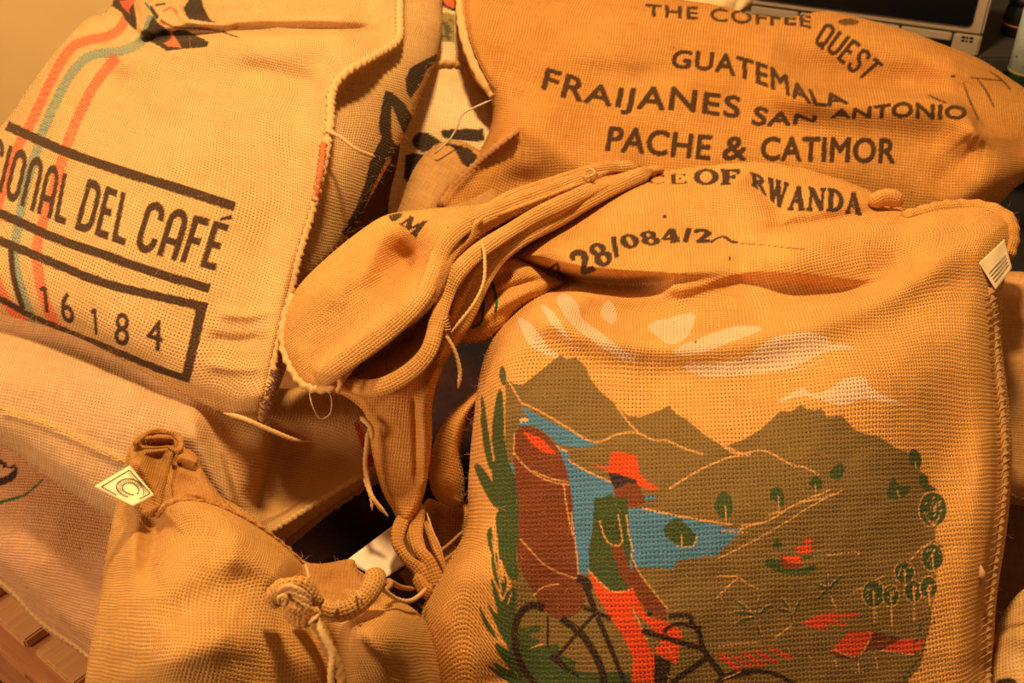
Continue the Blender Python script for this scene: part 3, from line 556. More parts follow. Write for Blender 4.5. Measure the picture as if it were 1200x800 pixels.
fA = Field([(150, -90), (132, 4), (100, 24), (62, 64), (30, 108), (5, 144), (-40, 185), (-110, 235), (-150, 300), (-110, 335), (-40, 352), (0, 367), (50, 381), (100, 399), (150, 426), (200, 455), (250, 479), (292, 493), (312, 488), (325, 460), (345, 400), (352, 345), (388, 303), (416, 265), (443, 215), (470, 165), (493, 112), (513, 62), (518, 10), (505, -60), (330, -95)],
  [(0, 150, 1.74), (0, 250, 1.62), (0, 360, 1.535), (100, 50, 1.84), (100, 390, 1.475), (150, 200, 1.61), (150, 300, 1.52), (290, 480, 1.42), (300, 350, 1.50), (300, 200, 1.61), (300, 70, 1.755), (440, 60, 1.79), (180, 0, 1.97), (330, 0, 1.95), (440, 0, 1.93), (320, 28, 1.86), (505, 10, 1.93), (375, 200, 1.63), (430, 200, 1.70), (345, 345, 1.53), (395, 270, 1.64), (480, 120, 1.80), (-130, 300, 1.64), (200, 430, 1.46)], 0.075, 55,
  [('line', [(120, 66), (160, 58), (200, 51), (250, 45), (310, 42), (380, 42), (450, 46)], 34, 4, 0.036, 0.12), ('line', [(160, 50), (200, 43), (250, 37), (310, 34), (380, 34), (450, 37)], 5, 8, -0.020, 0.1), ('line', [(210, 18), (300, 14), (400, 8)], 8, 8, -0.010, 0.3), ('line', [(180, 30), (260, 26), (330, 22)], 6, 6, 0.008, 0.3), ('line', [(150, -10), (162, 25), (185, 48)], 7, 7, 0.018, 0.3), ('line', [(205, 0), (215, 20), (245, 30), (280, 33)], 5, 6, 0.012, 0.2),
   ('line', [(468, -60), (467, 20), (464, 50), (435, 68), (405, 86), (388, 108), (385, 150), (376, 200), (362, 250), (347, 300), (333, 360), (318, 420), (306, 488)], 22, 5, 0.026, 0.04) if False else ('line', [(306, 488), (318, 420), (333, 360), (347, 300), (362, 250), (376, 200), (385, 150), (388, 108), (405, 86), (435, 68), (464, 50), (467, 20), (468, -60)], 5, 20, 0.026, 0.04),
   ('line', [(270, 78), (330, 90), (385, 108)], 8, 14, -0.010, 0.3), ('line', [(240, 395), (280, 400), (318, 395)], 7, 7, -0.006, 0.3), ('line', [(250, 365), (290, 370), (325, 362)], 7, 7, 0.005, 0.3), ('line', [(235, 425), (280, 432), (312, 430)], 7, 7, 0.005, 0.3), ('bump', 440, 30, 30, 40, 20, -0.012), ('bump', 360, 20, 60, 14, 8, 0.012), ('bump', 150, 190, 120, 70, 20, 0.012)], 0.0016, 44, seed=14, fs=1.9)
sA = cloth('jute_sack', fA, M_A, 1.35, 18, 0.02, None, c, 1500, 0.010)
tag(sA, 'golden sack with red and green stripes and the number 16184', 'sack')
seamA = [(468, -40), (468, 20), (465, 48), (436, 67), (405, 86), (389, 108), (386, 150), (377, 200), (364, 250), (349, 300), (335, 360), (320, 420), (307, 490)]
tube('side_seam', onto(fA, seamA, 0.0035), 0.0062, M_YARN, sA, ns=12, twist=70, tamp=0.30, flat=0.8)
tag(tube('seam_stitching', onto(fA, [(379, 168), (377, 190), (373, 215), (368, 236)], 0.006), 0.0046, M_YARN_R, sA, twist=120, tamp=0.45, flat=0.6), 'red brown stitching on the seam')
q = spline([(322, 436), (316, 460), (308, 488)], False, 6)
for i in range(9):
    k = i/9*(len(q)-1); a = q[int(k)]; yy = 5
    for sgn in (-1, 1):
        pp = np.array([[a[0]-5*sgn, a[1]-3], [a[0], a[1]], [a[0]+5*sgn, a[1]+4]]); dd = fA.D(pp[:, 0], pp[:, 1])-0.0085
        tube('stitch', P(pp[:, 0], pp[:, 1], np.full(3, dd.min())), 0.0009, M_YARN_V, sA, ns=6)
dA = lambda x, y: float(fA.D(np.array([x]), np.array([y]))[0])
yarn('seam_thread', sA, [(380, 152, dA(380, 152)-.01), (398, 160, 1.60), (418, 175, 1.60), (440, 184, 1.62)], 0.0028, taper=0.1)
yarn('seam_thread', sA, [(262, 484, dA(262, 478)-.012), (285, 490, 1.405), (315, 503, 1.405), (345, 515, 1.42), (365, 517, 1.44)], 0.0030, taper=0.3)
tag(yarn('nylon_thread', sA, [(362, 458, 1.36), (366, 475, 1.36), (375, 490, 1.38), (387, 484, 1.38), (388, 465, 1.37), (380, 455, 1.36)], 0.0007, M_YARN_P), 'thin pale thread loop')

# ------------------------------------------------------------------ pale sacks in the gap
M_I = burlap('cream_burlap', (0.80, 0.60, 0.36), 0.0050, 0.7, 0.5, True, (0.78, 0.56, 0.30), 0.2)
c = Canvas(440, 50, 620, 300, 2); c.frame(400, 120, 4.7)
c.poly([(400, 190), (430, 165), (470, 165), (520, 195), (560, 225), (520, 230), (490, 260), (450, 275), (410, 255), (390, 220)], BLACK, sm=4); c.poly([(545, 155), (640, 145), (780, 145), (790, 215), (700, 215), (560, 195)], BLACK)
c.poly([(350, 290), (400, 280), (470, 290), (440, 340), (400, 390), (370, 440), (345, 420)], BLACK); c.stroke([(480, 220), (540, 235), (640, 240), (760, 300)], [6, 8, 16, 30], BLACK)
fI = Field([(488, 84), (505, 60), (525, 52), (548, 66), (590, 110), (610, 190), (580, 260), (510, 300), (462, 290), (455, 240), (466, 190), (471, 150), (478, 112)],
  [(500, 90, 1.98), (480, 200, 1.95), (570, 110, 2.01), (540, 150, 1.94), (520, 260, 1.91)], 0.06, 28, [('line', [(500, 80), (520, 73), (545, 78), (570, 100)], 5, 5, 0.010, 0.2), ('line', [(540, 180), (500, 215), (480, 260)], 8, 8, -0.010, 0.2)], 0.001, 30, seed=21)
sI = cloth('jute_sack', fI, M_I, 1.8, 5, 0.07, None, c, 250, 0.006)
tag(sI, 'cream sack with black print wedged between the striped and GUATEMALA sacks', 'sack')
tube('mouth_hem', onto(fI, [(494, 90), (506, 77), (524, 73), (545, 78), (560, 90), (572, 104)], 0.004), 0.0055, M_YARN, sI, twist=60, tamp=0.3, flat=0.8)
tag(yarn('loose_thread', sI, [(576, 117, 1.85), (556, 126, 1.85), (542, 134, 1.85), (536, 148, 1.85), (528, 162, 1.85), (514, 176, 1.85), (509, 181, 1.86)], 0.0016, M_YARN_P, 0.1), 'white thread end')
M_I2 = burlap('brown_burlap', (0.58, 0.32, 0.12), 0.0036, 0.1, 0.5, True, None, 0.2)
c = Canvas(450, 140, 620, 300, 2); c.frame(400, 120, 4.7); c.poly([(540, 225), (600, 225), (700, 250), (750, 290), (745, 330), (700, 360), (660, 330), (620, 250)], BLACK)
fI2 = Field([(508, 172), (535, 164), (562, 176), (592, 200), (590, 250), (560, 290), (480, 300), (464, 262), (472, 232), (486, 196)],
  [(500, 190, 1.86), (480, 250, 1.82), (550, 190, 1.86), (540, 250, 1.82)], 0.05, 22, [('line', [(560, 200), (530, 225), (505, 262)], 8, 8, -0.012, 0.2)], 0.001, 30, seed=25)
sI2 = cloth('folded_mouth', fI2, M_I2, 1.8, 30, 0.04, sI, c, 160, 0.005); sI2['label'] = 'brown folded lower corner with black ink'
c = Canvas(490, -60, 570, 100, 2); c.frame(460, 0, 10)
c.stroke([(470, 50), (510, 160), (530, 350), (530, 560)], [70, 60, 40, 16], BLACK); c.poly([(540, 0), (740, -30), (760, 100), (720, 150), (600, 110), (500, 60)], BLACK, rough=3); c.poly([(580, 0), (720, -30), (720, 100), (650, 70)], (0.7, 0.12, 0.04))
c.poly([(550, 150), (720, 160), (720, 500), (560, 480)], (0.30, 0.24, 0.06)); 
for k in range(14): c.stroke([(560+RNG.random()*120, 220+k*18), (620+RNG.random()*100, 260+k*17)], 26, (0.06, 0.09, 0.05) if k % 3 else (0.15, 0.05, 0.06), sm=0)
fI3 = Field([(490, -90), (560, -90), (575, 20), (570, 80), (530, 110), (490, 110), (486, 60), (494, 10)], [(510, 0, 2.06), (540, 0, 2.06), (510, 80, 2.02), (560, 80, 2.03), (520, -80, 2.15)], 0.05, 20, [], 0.001, 30, seed=27)
sI3 = cloth('jute_sack', fI3, M_I, 1.8, 0, 0.06, None, c); tag(sI3, 'sack with green, red and black picture print in the gap at the top', 'sack')
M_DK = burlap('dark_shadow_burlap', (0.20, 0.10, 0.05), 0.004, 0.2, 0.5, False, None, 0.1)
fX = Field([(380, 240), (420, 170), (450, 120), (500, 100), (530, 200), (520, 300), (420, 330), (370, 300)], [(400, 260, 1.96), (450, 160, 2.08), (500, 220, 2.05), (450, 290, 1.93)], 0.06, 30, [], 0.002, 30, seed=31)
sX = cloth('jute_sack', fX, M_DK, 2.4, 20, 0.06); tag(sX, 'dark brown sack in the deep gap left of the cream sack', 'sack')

# ------------------------------------------------------------------ sack lettered GUATEMALA
c = Canvas(500, -60, 1220, 280, 2); GI = (0.045, 0.022, 0.012); B_ = 0.035
c.frame(0, 0, 1)
c.letters('THE COFFEE', [(757, 19), (810, 22), (868, 27), (900, 29), (930, 29), (950, 33)], [(757, 5), (810, 8), (868, 12), (900, 14), (930, 15), (950, 19)], GI, px=0.7, gap=0.12)
c.letters('QUEST', [(953, 50), (972, 62), (987, 75), (1000, 87), (1014, 94)], [(968, 25), (986, 37), (1004, 48), (1019, 61), (1036, 76)], GI, 0.02, 'cond')
c.letters('GUATEMALA', [(786, 79), (829, 82), (850, 86), (873, 92), (900, 102), (917, 108), (937, 117), (964, 124), (994, 121)], [(790, 59), (829, 61), (856, 64), (876, 69), (900, 77), (917, 85), (935, 98), (955, 107), (985, 110)], GI, px=1.1, gap=0.08)
c.letters('FRAIJANES', [(635, 103), (663, 115), (701, 122), (724, 125), (765, 128), (800, 129), (827, 133), (866, 138)], [(641, 80), (672, 89), (701, 99), (724, 104), (774, 102), (803, 104), (832, 109), (868, 114)], GI, px=1.15, gap=0.10)
c.letters('SAN', [(881, 146), (917, 147), (955, 142)], [(886, 124), (914, 131), (957, 136)], GI, px=1.2, gap=0.05)
c.letters('ANTONIO', [(974, 138), (1022, 138), (1063, 137), (1089, 139), (1132, 139)], [(976, 129), (1005, 127), (1060, 120), (1086, 122), (1132, 125)], GI, px=1.2, gap=0.05)
c.letters('PACHE', [(710, 176), (748, 179), (797, 184), (831, 187)], [(715, 149), (745, 150), (800, 156), (834, 159)], GI, px=1.3, gap=0.06)
c.letters('&', [(846, 187), (874, 187)], [(850, 161), (876, 161)], GI, px=1.2, gap=0.05)
c.letters('CATIMOR', [(892, 187), (960, 189), (1048, 191)], [(893, 161), (960, 161), (1050, 163)], GI, px=1.3, gap=0.05)
c.frame(850, 0, 3.429)
for p in ([(815, 380), (850, 398), (890, 415)], [(955, 330), (985, 410), (1018, 482)], [(985, 312), (1050, 318), (1120, 325)], [(1010, 315), (1045, 360), (1080, 430)], [(1060, 285), (1110, 320), (1145, 360)]): c.stroke(p, [4, 8, 5], GI)
c.ell(915, 306, 9, 6, GI)
c.ell(495, 88, 42, 14, (0.12, 0.05, 0.02))
M_H = burlap('orange_fine_burlap', (0.57, 0.265, 0.068), 0.0050, 1.0, 0.55, True, (0.50, 0.22, 0.05), 0.35)
fH = Field([(540, -70), (534, 10), (540, 52), (556, 94), (575, 116), (576, 145), (560, 180), (528, 218), (506, 262), (560, 310), (700, 300), (900, 290), (1060, 276), (1120, 262), (1165, 243), (1195, 216), (1240, 195), (1300, 160), (1290, 120), (1215, 108), (1190, 96), (1150, 70), (1100, 50), (1060, 35), (1000, 19), (965, 13), (925, 20), (885, 17), (840, 6), (780, -4), (700, -25), (620, -60)],
  [(545, 40, 1.93), (600, 200, 1.84), (525, 240, 1.82), (700, 100, 1.92), (700, 190, 1.85), (850, 100, 1.95), (850, 185, 1.865), (850, 15, 2.05), (1000, 110, 1.95), (1000, 190, 1.86), (1150, 190, 1.87), (1150, 230, 1.85), (1000, 25, 2.05), (1150, 90, 2.0), (1280, 150, 1.98), (640, -30, 2.08), (600, 260, 1.84), (900, 265, 1.87), (1050, 265, 1.87)], 0.07, 30,
  [('line', [(870, 96), (930, 108), (990, 114), (1050, 116), (1105, 120), (1132, 136), (1150, 158), (1200, 166)], 34, 7, 0.034, 0.2), ('line', [(900, 60), (960, 85), (1040, 100), (1120, 104)], 18, 24, -0.018, 0.3), ('bump', 1110, 70, 70, 26, 25, 0.016), ('bump', 900, 140, 90, 28, 5, -0.008), ('line', [(1150, 160), (1130, 190), (1090, 225)], 18, 22, -0.010, 0.3), ('bump', 1150, 205, 45, 25, -20, 0.012),
   ('line', [(512, 245), (530, 220), (560, 190), (585, 170), (607, 153)], 8, 4, 0.012, 0.1), ('bump', 620, 215, 26, 18, 0, -0.012), ('line', [(600, 120), (640, 160), (700, 205), (760, 215)], 22, 30, 0.012, 0.3), ('line', [(590, 40), (700, 55), (800, 50)], 30, 30, 0.010, 0.4), ('line', [(640, 75), (740, 90), (850, 78)], 16, 16, -0.006, 0.4), ('line', [(548, -40), (547, 20), (552, 55), (572, 100)], 3, 3, -0.005, 0.05)], 0.0020, 42, seed=41, fs=2.3)
sH = cloth('jute_sack', fH, M_H, 1.35, 6, 0.10, None, c, 800, 0.007)
tag(sH, 'orange sack lettered GUATEMALA and CATIMOR at the top right', 'sack')
tube('corner_seam', onto(fH, [(515, 242), (530, 220), (555, 195), (582, 172), (606, 153)], 0.003), 0.0052, yarnmat('orange_brown_yarn', (0.62, 0.30, 0.12)), sH, twist=80, tamp=0.3, flat=0.6)
tube('mouth_hem', onto(fH, [(540, -40), (539, 10), (545, 48), (560, 86), (578, 112)], 0.001), 0.0075, M_YARN, sH, twist=30, tamp=0.12, flat=0.5)
tube('hem_thread', onto(fH, [(547, -40), (546, 10), (552, 48), (567, 84), (580, 104)], 0.0015), 0.0010, M_YARN_D, sH, twist=80, tamp=0.2)

# ------------------------------------------------------------------ sack of Rwanda with the printed landscape
c = Canvas(440, 180, 1210, 860, 2); RI = (0.035, 0.020, 0.018)
CLOUD = (0.74, 0.52, 0.36)
c.frame(600, 180, 3.0)
for q in ([(20, 575), (70, 600), (130, 680), (180, 715), (120, 710), (50, 660)], [(100, 530), (150, 560), (210, 660), (180, 640), (130, 590)], [(155, 510), (195, 490), (235, 530), (250, 580), (330, 640), (440, 725), (380, 720), (270, 650), (200, 590)],
          [(310, 560), (340, 510), (370, 560), (350, 600)], [(480, 600), (630, 560), (640, 600), (600, 660), (540, 665)], [(560, 700), (650, 650), (790, 605), (880, 615), (800, 650), (650, 705)], [(605, 740), (800, 720), (930, 640), (1080, 630), (1130, 670), (1220, 682), (1100, 700), (960, 760), (700, 785)]):
    c.poly(q, CLOUD, 0.85, 4, 0.4)
c.frame(840, 400, 3.333); c.poly([(235, 238), (330, 180), (360, 200), (430, 190), (500, 145), (580, 140), (605, 185), (755, 255), (640, 235), (560, 230), (480, 250), (350, 215)], CLOUD, 0.85, 3, 0.4); c.stroke([(270, 125), (350, 100), (420, 70)], 8, CLOUD, 0.7); c.stroke([(400, 30), (480, 15), (550, 30)], [10, 20, 4], CLOUD, 0.8)
c.frame(600, 180, 3.0)
c.letters('OFFICE', [(225, 185), (290, 165), (380, 128), (460, 108), (615, 106)], [(215, 165), (280, 145), (370, 105), (460, 78), (615, 70)], RI, 0.02, True)
c.letters('OF', [(640, 108), (800, 107)], [(642, 55), (802, 57)], RI, 0.07, True, px=0.45)
c.letters('RWANDA', [(845, 112), (885, 140), (940, 190), (1000, 197), (1100, 200), (1230, 215)], [(838, 66), (900, 85), (990, 110), (1050, 120), (1120, 124), (1230, 140)], RI, 0.07, True, px=0.45)
c.letters('28/084/2', [(245, 425), (330, 392), (375, 355), (440, 325), (510, 318), (595, 308), (640, 312), (705, 310)], [(195, 360), (270, 325), (340, 300), (385, 288), (450, 276), (560, 264), (620, 264), (700, 270)], RI, 0.07, True, px=0.45)
c.stroke([(125, 410), (160, 388), (165, 420), (190, 432)], 9, RI); c.stroke([(140, 412), (175, 420)], 7, RI)
c.stroke([(700, 312), (720, 298), (745, 292), (770, 308), (795, 312)], [10, 6, 12, 8], RI); c.stroke([(800, 315), (900, 322), (960, 330), (1030, 336)], [4, 2.5, 3, 5], RI, 0.8)
c.ell(537, 222, 8, 6, RI); c.ell(765, 368, 5, 7, RI); c.ell(645, 661, 6, 4, BLACK)
OL = (0.19, 0.125, 0.045); BLU = (0.055, 0.215, 0.40); DG = (0.030, 0.075, 0.028); BW = (0.17, 0.042, 0.020); OR = (0.74, 0.065, 0.018); LN = (0.70, 0.36, 0.13); BK = (0.010, 0.009, 0.014)
def f4(): c.frame(540, 400, 3.524)
def f5(): c.frame(540, 600, 3.529)
def f6(): c.frame(840, 400, 3.333)
def f7(): c.frame(840, 580, 3.333)
A4 = [(540+x/3.524, 400+y/3.524) for x, y in [(185, 150), (220, 175), (255, 180), (330, 120), (395, 68), (410, 55), (440, 75), (475, 65), (520, 110), (530, 145), (570, 200), (640, 260), (690, 308), (740, 312), (820, 285), (860, 265), (890, 300), (940, 325), (1000, 380), (1080, 430), (1110, 430)]]
A6 = [(840+x/3.333, 400+y/3.333) for x, y in [(50, 402), (100, 385), (170, 345), (250, 270), (290, 275), (330, 245), (350, 265), (380, 268), (410, 260), (430, 295), (490, 290), (540, 345), (580, 362), (630, 370), (700, 415), (740, 430), (790, 490), (810, 540), (860, 600), (870, 700), (850, 740)]]
A7 = [(840+x/3.333, 580+y/3.333) for x, y in [(855, 140), (850, 190), (855, 300), (860, 350), (840, 440), (835, 500), (810, 600), (795, 670), (750, 720), (740, 800)]]
c.frame(0, 0, 1); c.poly(A4+A6+A7+[(1060, 830), (620, 830), (600, 700), (595, 640), (592, 520)], OL)
f4(); c.poly([(250, 265), (330, 310), (440, 365), (562, 425), (500, 440), (400, 425), (380, 400), (300, 345), (235, 350), (250, 320), (280, 325)], BLU)
c.poly([(395, 440), (445, 465), (450, 495), (520, 535), (560, 555), (630, 588), (640, 650), (690, 690), (760, 690), (860, 715), (1000, 745), (1160, 780), (1110, 830), (1060, 880), (890, 905), (880, 940), (740, 930), (700, 960), (560, 960), (490, 960), (440, 800), (380, 500)], BLU)
c.poly([(185, 490), (212, 505), (240, 560), (240, 860), (210, 800), (205, 600)], BLU); c.poly([(765, 632), (810, 640), (790, 655), (760, 655)], BLU)
for p in ([(245, 250), (330, 290), (440, 355), (520, 405), (580, 412), (640, 385), (720, 375), (800, 408), (850, 408), (920, 440), (1000, 465)], [(190, 150), (245, 245)], [(640, 262), (690, 330), (740, 382)], [(390, 432), (440, 455)], [(445, 490), (520, 535), (620, 580)], [(750, 688), (860, 712), (1000, 738), (1120, 755)], [(860, 608), (960, 545), (1040, 505), (1120, 475), (1197, 465)], [(940, 325), (1040, 400), (1130, 450), (1190, 470)], [(1150, 775), (1197, 760)]):
    c.stroke(p, 7, LN, 0.9)
c.stroke([(245, 330), (262, 322), (275, 332)], 16, (0.7, 0.5, 0.25))
for p in ([(170, 100), (186, 130), (182, 180), (168, 172), (160, 130)], [(155, 200), (176, 230), (180, 400), (195, 500), (150, 505), (128, 400), (137, 290)], [(86, 220), (100, 270), (118, 400), (134, 500), (122, 530), (95, 440), (82, 300)], [(60, 505), (90, 520), (130, 580), (160, 630), (150, 690), (110, 640), (62, 540)], [(130, 500), (185, 480), (215, 540), (235, 600), (240, 860), (160, 900), (155, 700), (135, 610)]): c.poly(p, DG, sm=3, rough=0.15)
f5()
for p in ([(150, 0), (215, 0), (215, 70), (240, 250), (225, 278), (195, 265), (165, 180), (150, 90)], [(125, 270), (150, 320), (170, 370), (195, 325), (230, 320), (228, 440), (250, 480), (320, 465), (330, 490), (280, 510), (330, 530), (300, 560), (400, 545), (410, 580), (440, 600), (480, 620), (470, 650), (560, 665), (700, 665), (720, 760), (280, 790), (200, 710), (130, 620), (200, 650), (145, 570), (150, 540), (200, 570), (160, 500), (110, 380), (150, 420), (135, 340)], [(78, 390), (100, 430), (150, 520), (120, 500), (90, 450)], [(105, 628), (170, 665), (240, 706), (170, 690)],
          [(125, 60), (132, 100), (140, 180), (120, 160), (108, 90)], [(150, 170), (158, 260), (175, 330), (140, 280), (126, 190)], [(180, 260), (190, 300), (175, 350), (165, 320)]): c.poly(p, DG, sm=3, rough=0.15)
for p in ([(130, 110), (150, 240), (170, 330)], [(165, 240), (180, 290)], [(210, 330), (195, 380)], [(290, 560), (340, 545)]): c.stroke(p, 5, LN, .9)
f4(); Bk = [(230, 375), (258, 350), (320, 360), (400, 440), (430, 510), (445, 560), (460, 650), (462, 720)]+[(x/3.529*3.524, (200+y/3.529)*3.524) for x, y in [(470, 100), (490, 270), (512, 340), (500, 400), (440, 440), (370, 430), (310, 350), (270, 280), (235, 200), (240, 0)]]+[(235, 640), (216, 470)]
c.poly(Bk, BW, sm=2); c.poly([(255, 370), (330, 398), (398, 465), (350, 462), (290, 420)], OR)
for p in ([(218, 455), (260, 510), (320, 555), (380, 580), (448, 592)], [(300, 535), (370, 565), (445, 580)], [(425, 590), (440, 700), (462, 800)], [(222, 380), (218, 470)]): c.stroke(p, 5, LN, .9)
f5()
for p in ([(245, 110), (300, 170), (350, 220), (420, 255), (490, 277)], [(300, 345), (340, 310), (405, 297)], [(455, 0), (475, 140), (488, 270)]): c.stroke(p, 5, LN, .9)
# rider
f4(); c.poly([(622, 452), (680, 462), (726, 470), (738, 545), (770, 580), (825, 610), (780, 612), (735, 595), (700, 570), (650, 555), (605, 545)], OR); c.poly([(540, 503), (608, 515), (605, 538)], (0.5, 0.1, 0.04)); c.poly([(625, 555), (690, 565), (735, 590), (758, 640), (757, 672), (720, 682), (695, 680), (680, 705), (640, 680), (632, 620)], BW)
c.poly([(608, 540), (645, 545), (728, 572), (722, 592), (692, 580), (665, 600), (640, 607), (622, 585)], (0.015, 0.015, 0.03))
c.poly([(550, 655), (575, 650), (625, 625), (640, 660), (665, 695), (690, 690), (692, 720), (692, 800), (550, 800)], DG)
f5(); c.poly([(552, -60), (690, -60), (690, 60), (700, 110), (705, 170), (690, 240), (702, 312), (690, 320), (660, 330), (620, 325), (570, 280), (530, 235), (530, 150), (547, 60)], DG)
c.poly([(618, 140), (668, 140), (690, 210), (720, 260), (760, 310), (850, 410), (850, 450), (790, 430), (740, 370), (700, 320), (660, 260)], BW); c.poly([(698, 170), (722, 220), (760, 290), (800, 340), (865, 405), (830, 412), (760, 330), (720, 270)], BW)
c.poly([(525, 240), (570, 285), (620, 326), (712, 318), (740, 370), (770, 430), (860, 455), (912, 490), (915, 520), (893, 630), (840, 600), (795, 570), (830, 540), (800, 490), (720, 410), (700, 400), (740, 470), (760, 510), (800, 600), (805, 740), (705, 740), (712, 600), (665, 500), (620, 440), (560, 340)], OR)
c.poly([(800, 590), (830, 600), (872, 622), (855, 700), (840, 740), (800, 740)], BK)
for p in ([(575, 35), (590, 90), (615, 130), (665, 130), (660, 60), (650, 10)], [(685, 10), (695, 90), (715, 165)], [(625, 326), (660, 330), (712, 316)], [(702, 170), (735, 245), (800, 330), (860, 405)], [(525, 235), (570, 285), (620, 328)], [(710, 400), (745, 470), (770, 530)]): c.stroke(p, 5.5, LN, .95)
f5()
for p, wd in (([(345, 398), (310, 385), (270, 395), (235, 440), (223, 510), (240, 610), (290, 690), (330, 740)], [30, 24, 20]), ([(415, 440), (490, 495), (545, 570), (585, 660), (595, 740)], 26), ([(500, 270), (530, 340), (560, 420), (620, 560), (690, 740)], [24, 16]), ([(500, 390), (560, 415), (620, 440)], 16), ([(555, 420), (490, 490), (440, 550), (395, 600)], 13), ([(375, 590), (430, 640), (490, 680)], [30, 8]), ([(360, 430), (360, 560)], 9),
              ([(480, 275), (515, 285), (530, 320)], [26, 34]), ([(750, 490), (830, 515), (1000, 565)], 20), ([(860, 430), (905, 425), (950, 430), (955, 460), (985, 490), (1000, 560), (1040, 620), (1095, 690)], [16, 16, 24]), ([(840, 500), (860, 475), (910, 462), (980, 480)], 14), ([(1020, 600), (950, 650), (870, 706)], 20), ([(1050, 720), (1100, 680), (1200, 665)], [20, 22]), ([(770, 420), (790, 425)], 16), ([(975, 480), (990, 490)], 30)):
    c.stroke(p, np.atleast_1d(wd)*1.2, BK)
f7(); c.stroke([(0, 733), (60, 695), (150, 686), (230, 700), (310, 740)], 18, BK); c.stroke([(0, 665), (10, 700), (30, 720)], 16, BK)
for p in ([(0, 250), (120, 190), (230, 130), (340, 60), (400, 25), (460, -10)], [(90, 130), (200, 100), (300, 40), (450, 0), (490, -20)], [(200, 80), (250, 60)], [(0, 400), (80, 325), (110, 340), (160, 365)], [(0, 592), (90, 580), (170, 575)], [(225, 560), (295, 505)], [(755, 255), (800, 205), (840, 180)], [(530, 380), (600, 345), (660, 310)], [(430, 235), (550, 220), (545, 240)], [(0, 315), (80, 318)], [(20, 720), (90, 690)]): c.stroke(p, 5, LN, .9)
f6()
for p in ([(0, 385), (40, 420), (90, 440), (160, 425), (210, 435), (290, 480), (340, 490), (400, 520)], [(90, 720), (200, 700), (300, 640), (440, 580)], [(20, 740), (130, 745)]): c.stroke(p, 6, LN, .9)
f4()
for p, in (([(1045, 680), (1080, 618), (1115, 640), (1125, 690), (1100, 738), (1085, 700), (1080, 735)],),): c.poly(p, DG, sm=2, rough=.2)
c.stroke([(1085, 680), (1098, 745)], 5, LN)
f5(); c.poly([(835, 70), (890, 25), (925, 45), (970, 90), (975, 120), (960, 140), (915, 140), (870, 120)], DG, sm=2); c.stroke([(912, 90), (915, 138)], 5, LN); c.stroke([(890, 140), (960, 138), (975, 100)], 5, LN)
f6()
for p in ([(0, 640), (20, 585), (50, 610), (65, 650), (40, 695), (5, 670)], [(207, 615), (215, 572), (250, 570), (263, 600), (262, 640), (240, 640), (225, 620)], [(360, 560), (380, 525), (410, 540), (410, 570), (395, 580)], [(440, 530), (460, 485), (490, 477), (498, 500), (480, 540)], [(755, 480), (752, 430), (775, 420), (800, 450), (795, 490)], [(668, 610), (670, 570), (690, 525), (710, 560), (752, 560), (750, 590), (720, 612)], [(790, 560), (795, 515), (825, 525), (830, 560), (860, 575), (830, 590)]): c.poly(p, DG, sm=2, rough=.3)
for p in ([(32, 640), (38, 700)], [(240, 600), (243, 670)], [(383, 555), (386, 590)], [(775, 470), (780, 500)], [(705, 580), (715, 615)]): c.stroke(p, 4, LN)
c.ell(845, 655, 53, 66, DG); c.ell(851, 800, 30, 12, DG)
f7()
for (x, y, rx, ry, st) in ((842, 243, 42, 52, 300), (732, 302, 38, 42, 380), (612, 385, 42, 52, 500), (680, 392, 30, 42, 515), (768, 375, 34, 40, 490), (828, 360, 32, 42, 430)):
    c.ell(x, y, rx+4, ry+4, LN, .8); c.ell(x, y, rx, ry, DG); c.stroke([(x, y-ry*.3), (x+2, y+ry*.5), (x+4, st)], 6, LN)
    for k in range(9):
        a = RNG.random()*6.28; rr = RNG.random()*.75; xx = x+rx*rr*math.cos(a); yy = y+ry*rr*math.sin(a); c.stroke([(xx, yy), (xx+6, yy-9)], 4, LN, .8)
f6()
for k in range(16):
    a = RNG.random()*6.28; rr = RNG.random()*.8; xx = 845+53*rr*math.cos(a); yy = 655+66*rr*math.sin(a); c.stroke([(xx, yy), (xx+7, yy-10)], 4, LN, .8)
for p in ([(845, 700), (848, 722)], [(820, 690), (848, 722)], [(870, 680), (848, 722)]): c.stroke(p, 5, LN)
c.stroke(ring_pts(845, 655, 56, 70, 100, 280), 4, LN)
f7()
c.poly([(215, 205), (225, 175), (245, 172), (258, 200), (240, 210)], DG); c.poly([(185, 270), (200, 245), (250, 255), (300, 285), (350, 280), (380, 270), (388, 290), (340, 308), (260, 308), (215, 290)], DG, sm=2); c.poly([(250, 240), (325, 238), (335, 270), (310, 290), (265, 285), (245, 265)], BW); c.poly([(252, 238), (320, 237), (335, 268), (275, 262)], OR)
c.poly([(310, 205), (330, 195), (370, 195), (375, 220), (340, 232), (310, 222)], OR); c.poly([(340, 172), (372, 170), (370, 190), (345, 188)], OR); c.poly([(330, 235), (380, 232), (370, 248), (335, 246)], DG)
for cx, cy, L in (((150, 480), 0, [((150, 480), (70, 410)), ((150, 480), (70, 505)), ((150, 470), (165, 400)), ((160, 470), (215, 430)), ((140, 465), (65, 460)), ((155, 500), (182, 568))]), ((295, 465), 0, [((295, 465), (255, 405)), ((295, 465), (230, 445)), ((300, 465), (328, 405)), ((295, 465), (300, 500))]), ((435, 375), 0, [((435, 370), (390, 410)), ((435, 370), (385, 352)), ((435, 365), (432, 308)), ((440, 365), (490, 315))])):
    for a, b in L: c.stroke([a, ((a[0]+b[0])/2, (a[1]+b[1])/2-4), b], [6, 16, 5], DG); c.stroke([(a[0], a[1]-9), ((a[0]+b[0])/2, (a[1]+b[1])/2-14), (b[0], b[1]-6)], 3, LN, .8)
c.stroke([(445, 395), (465, 440)], 5, LN)
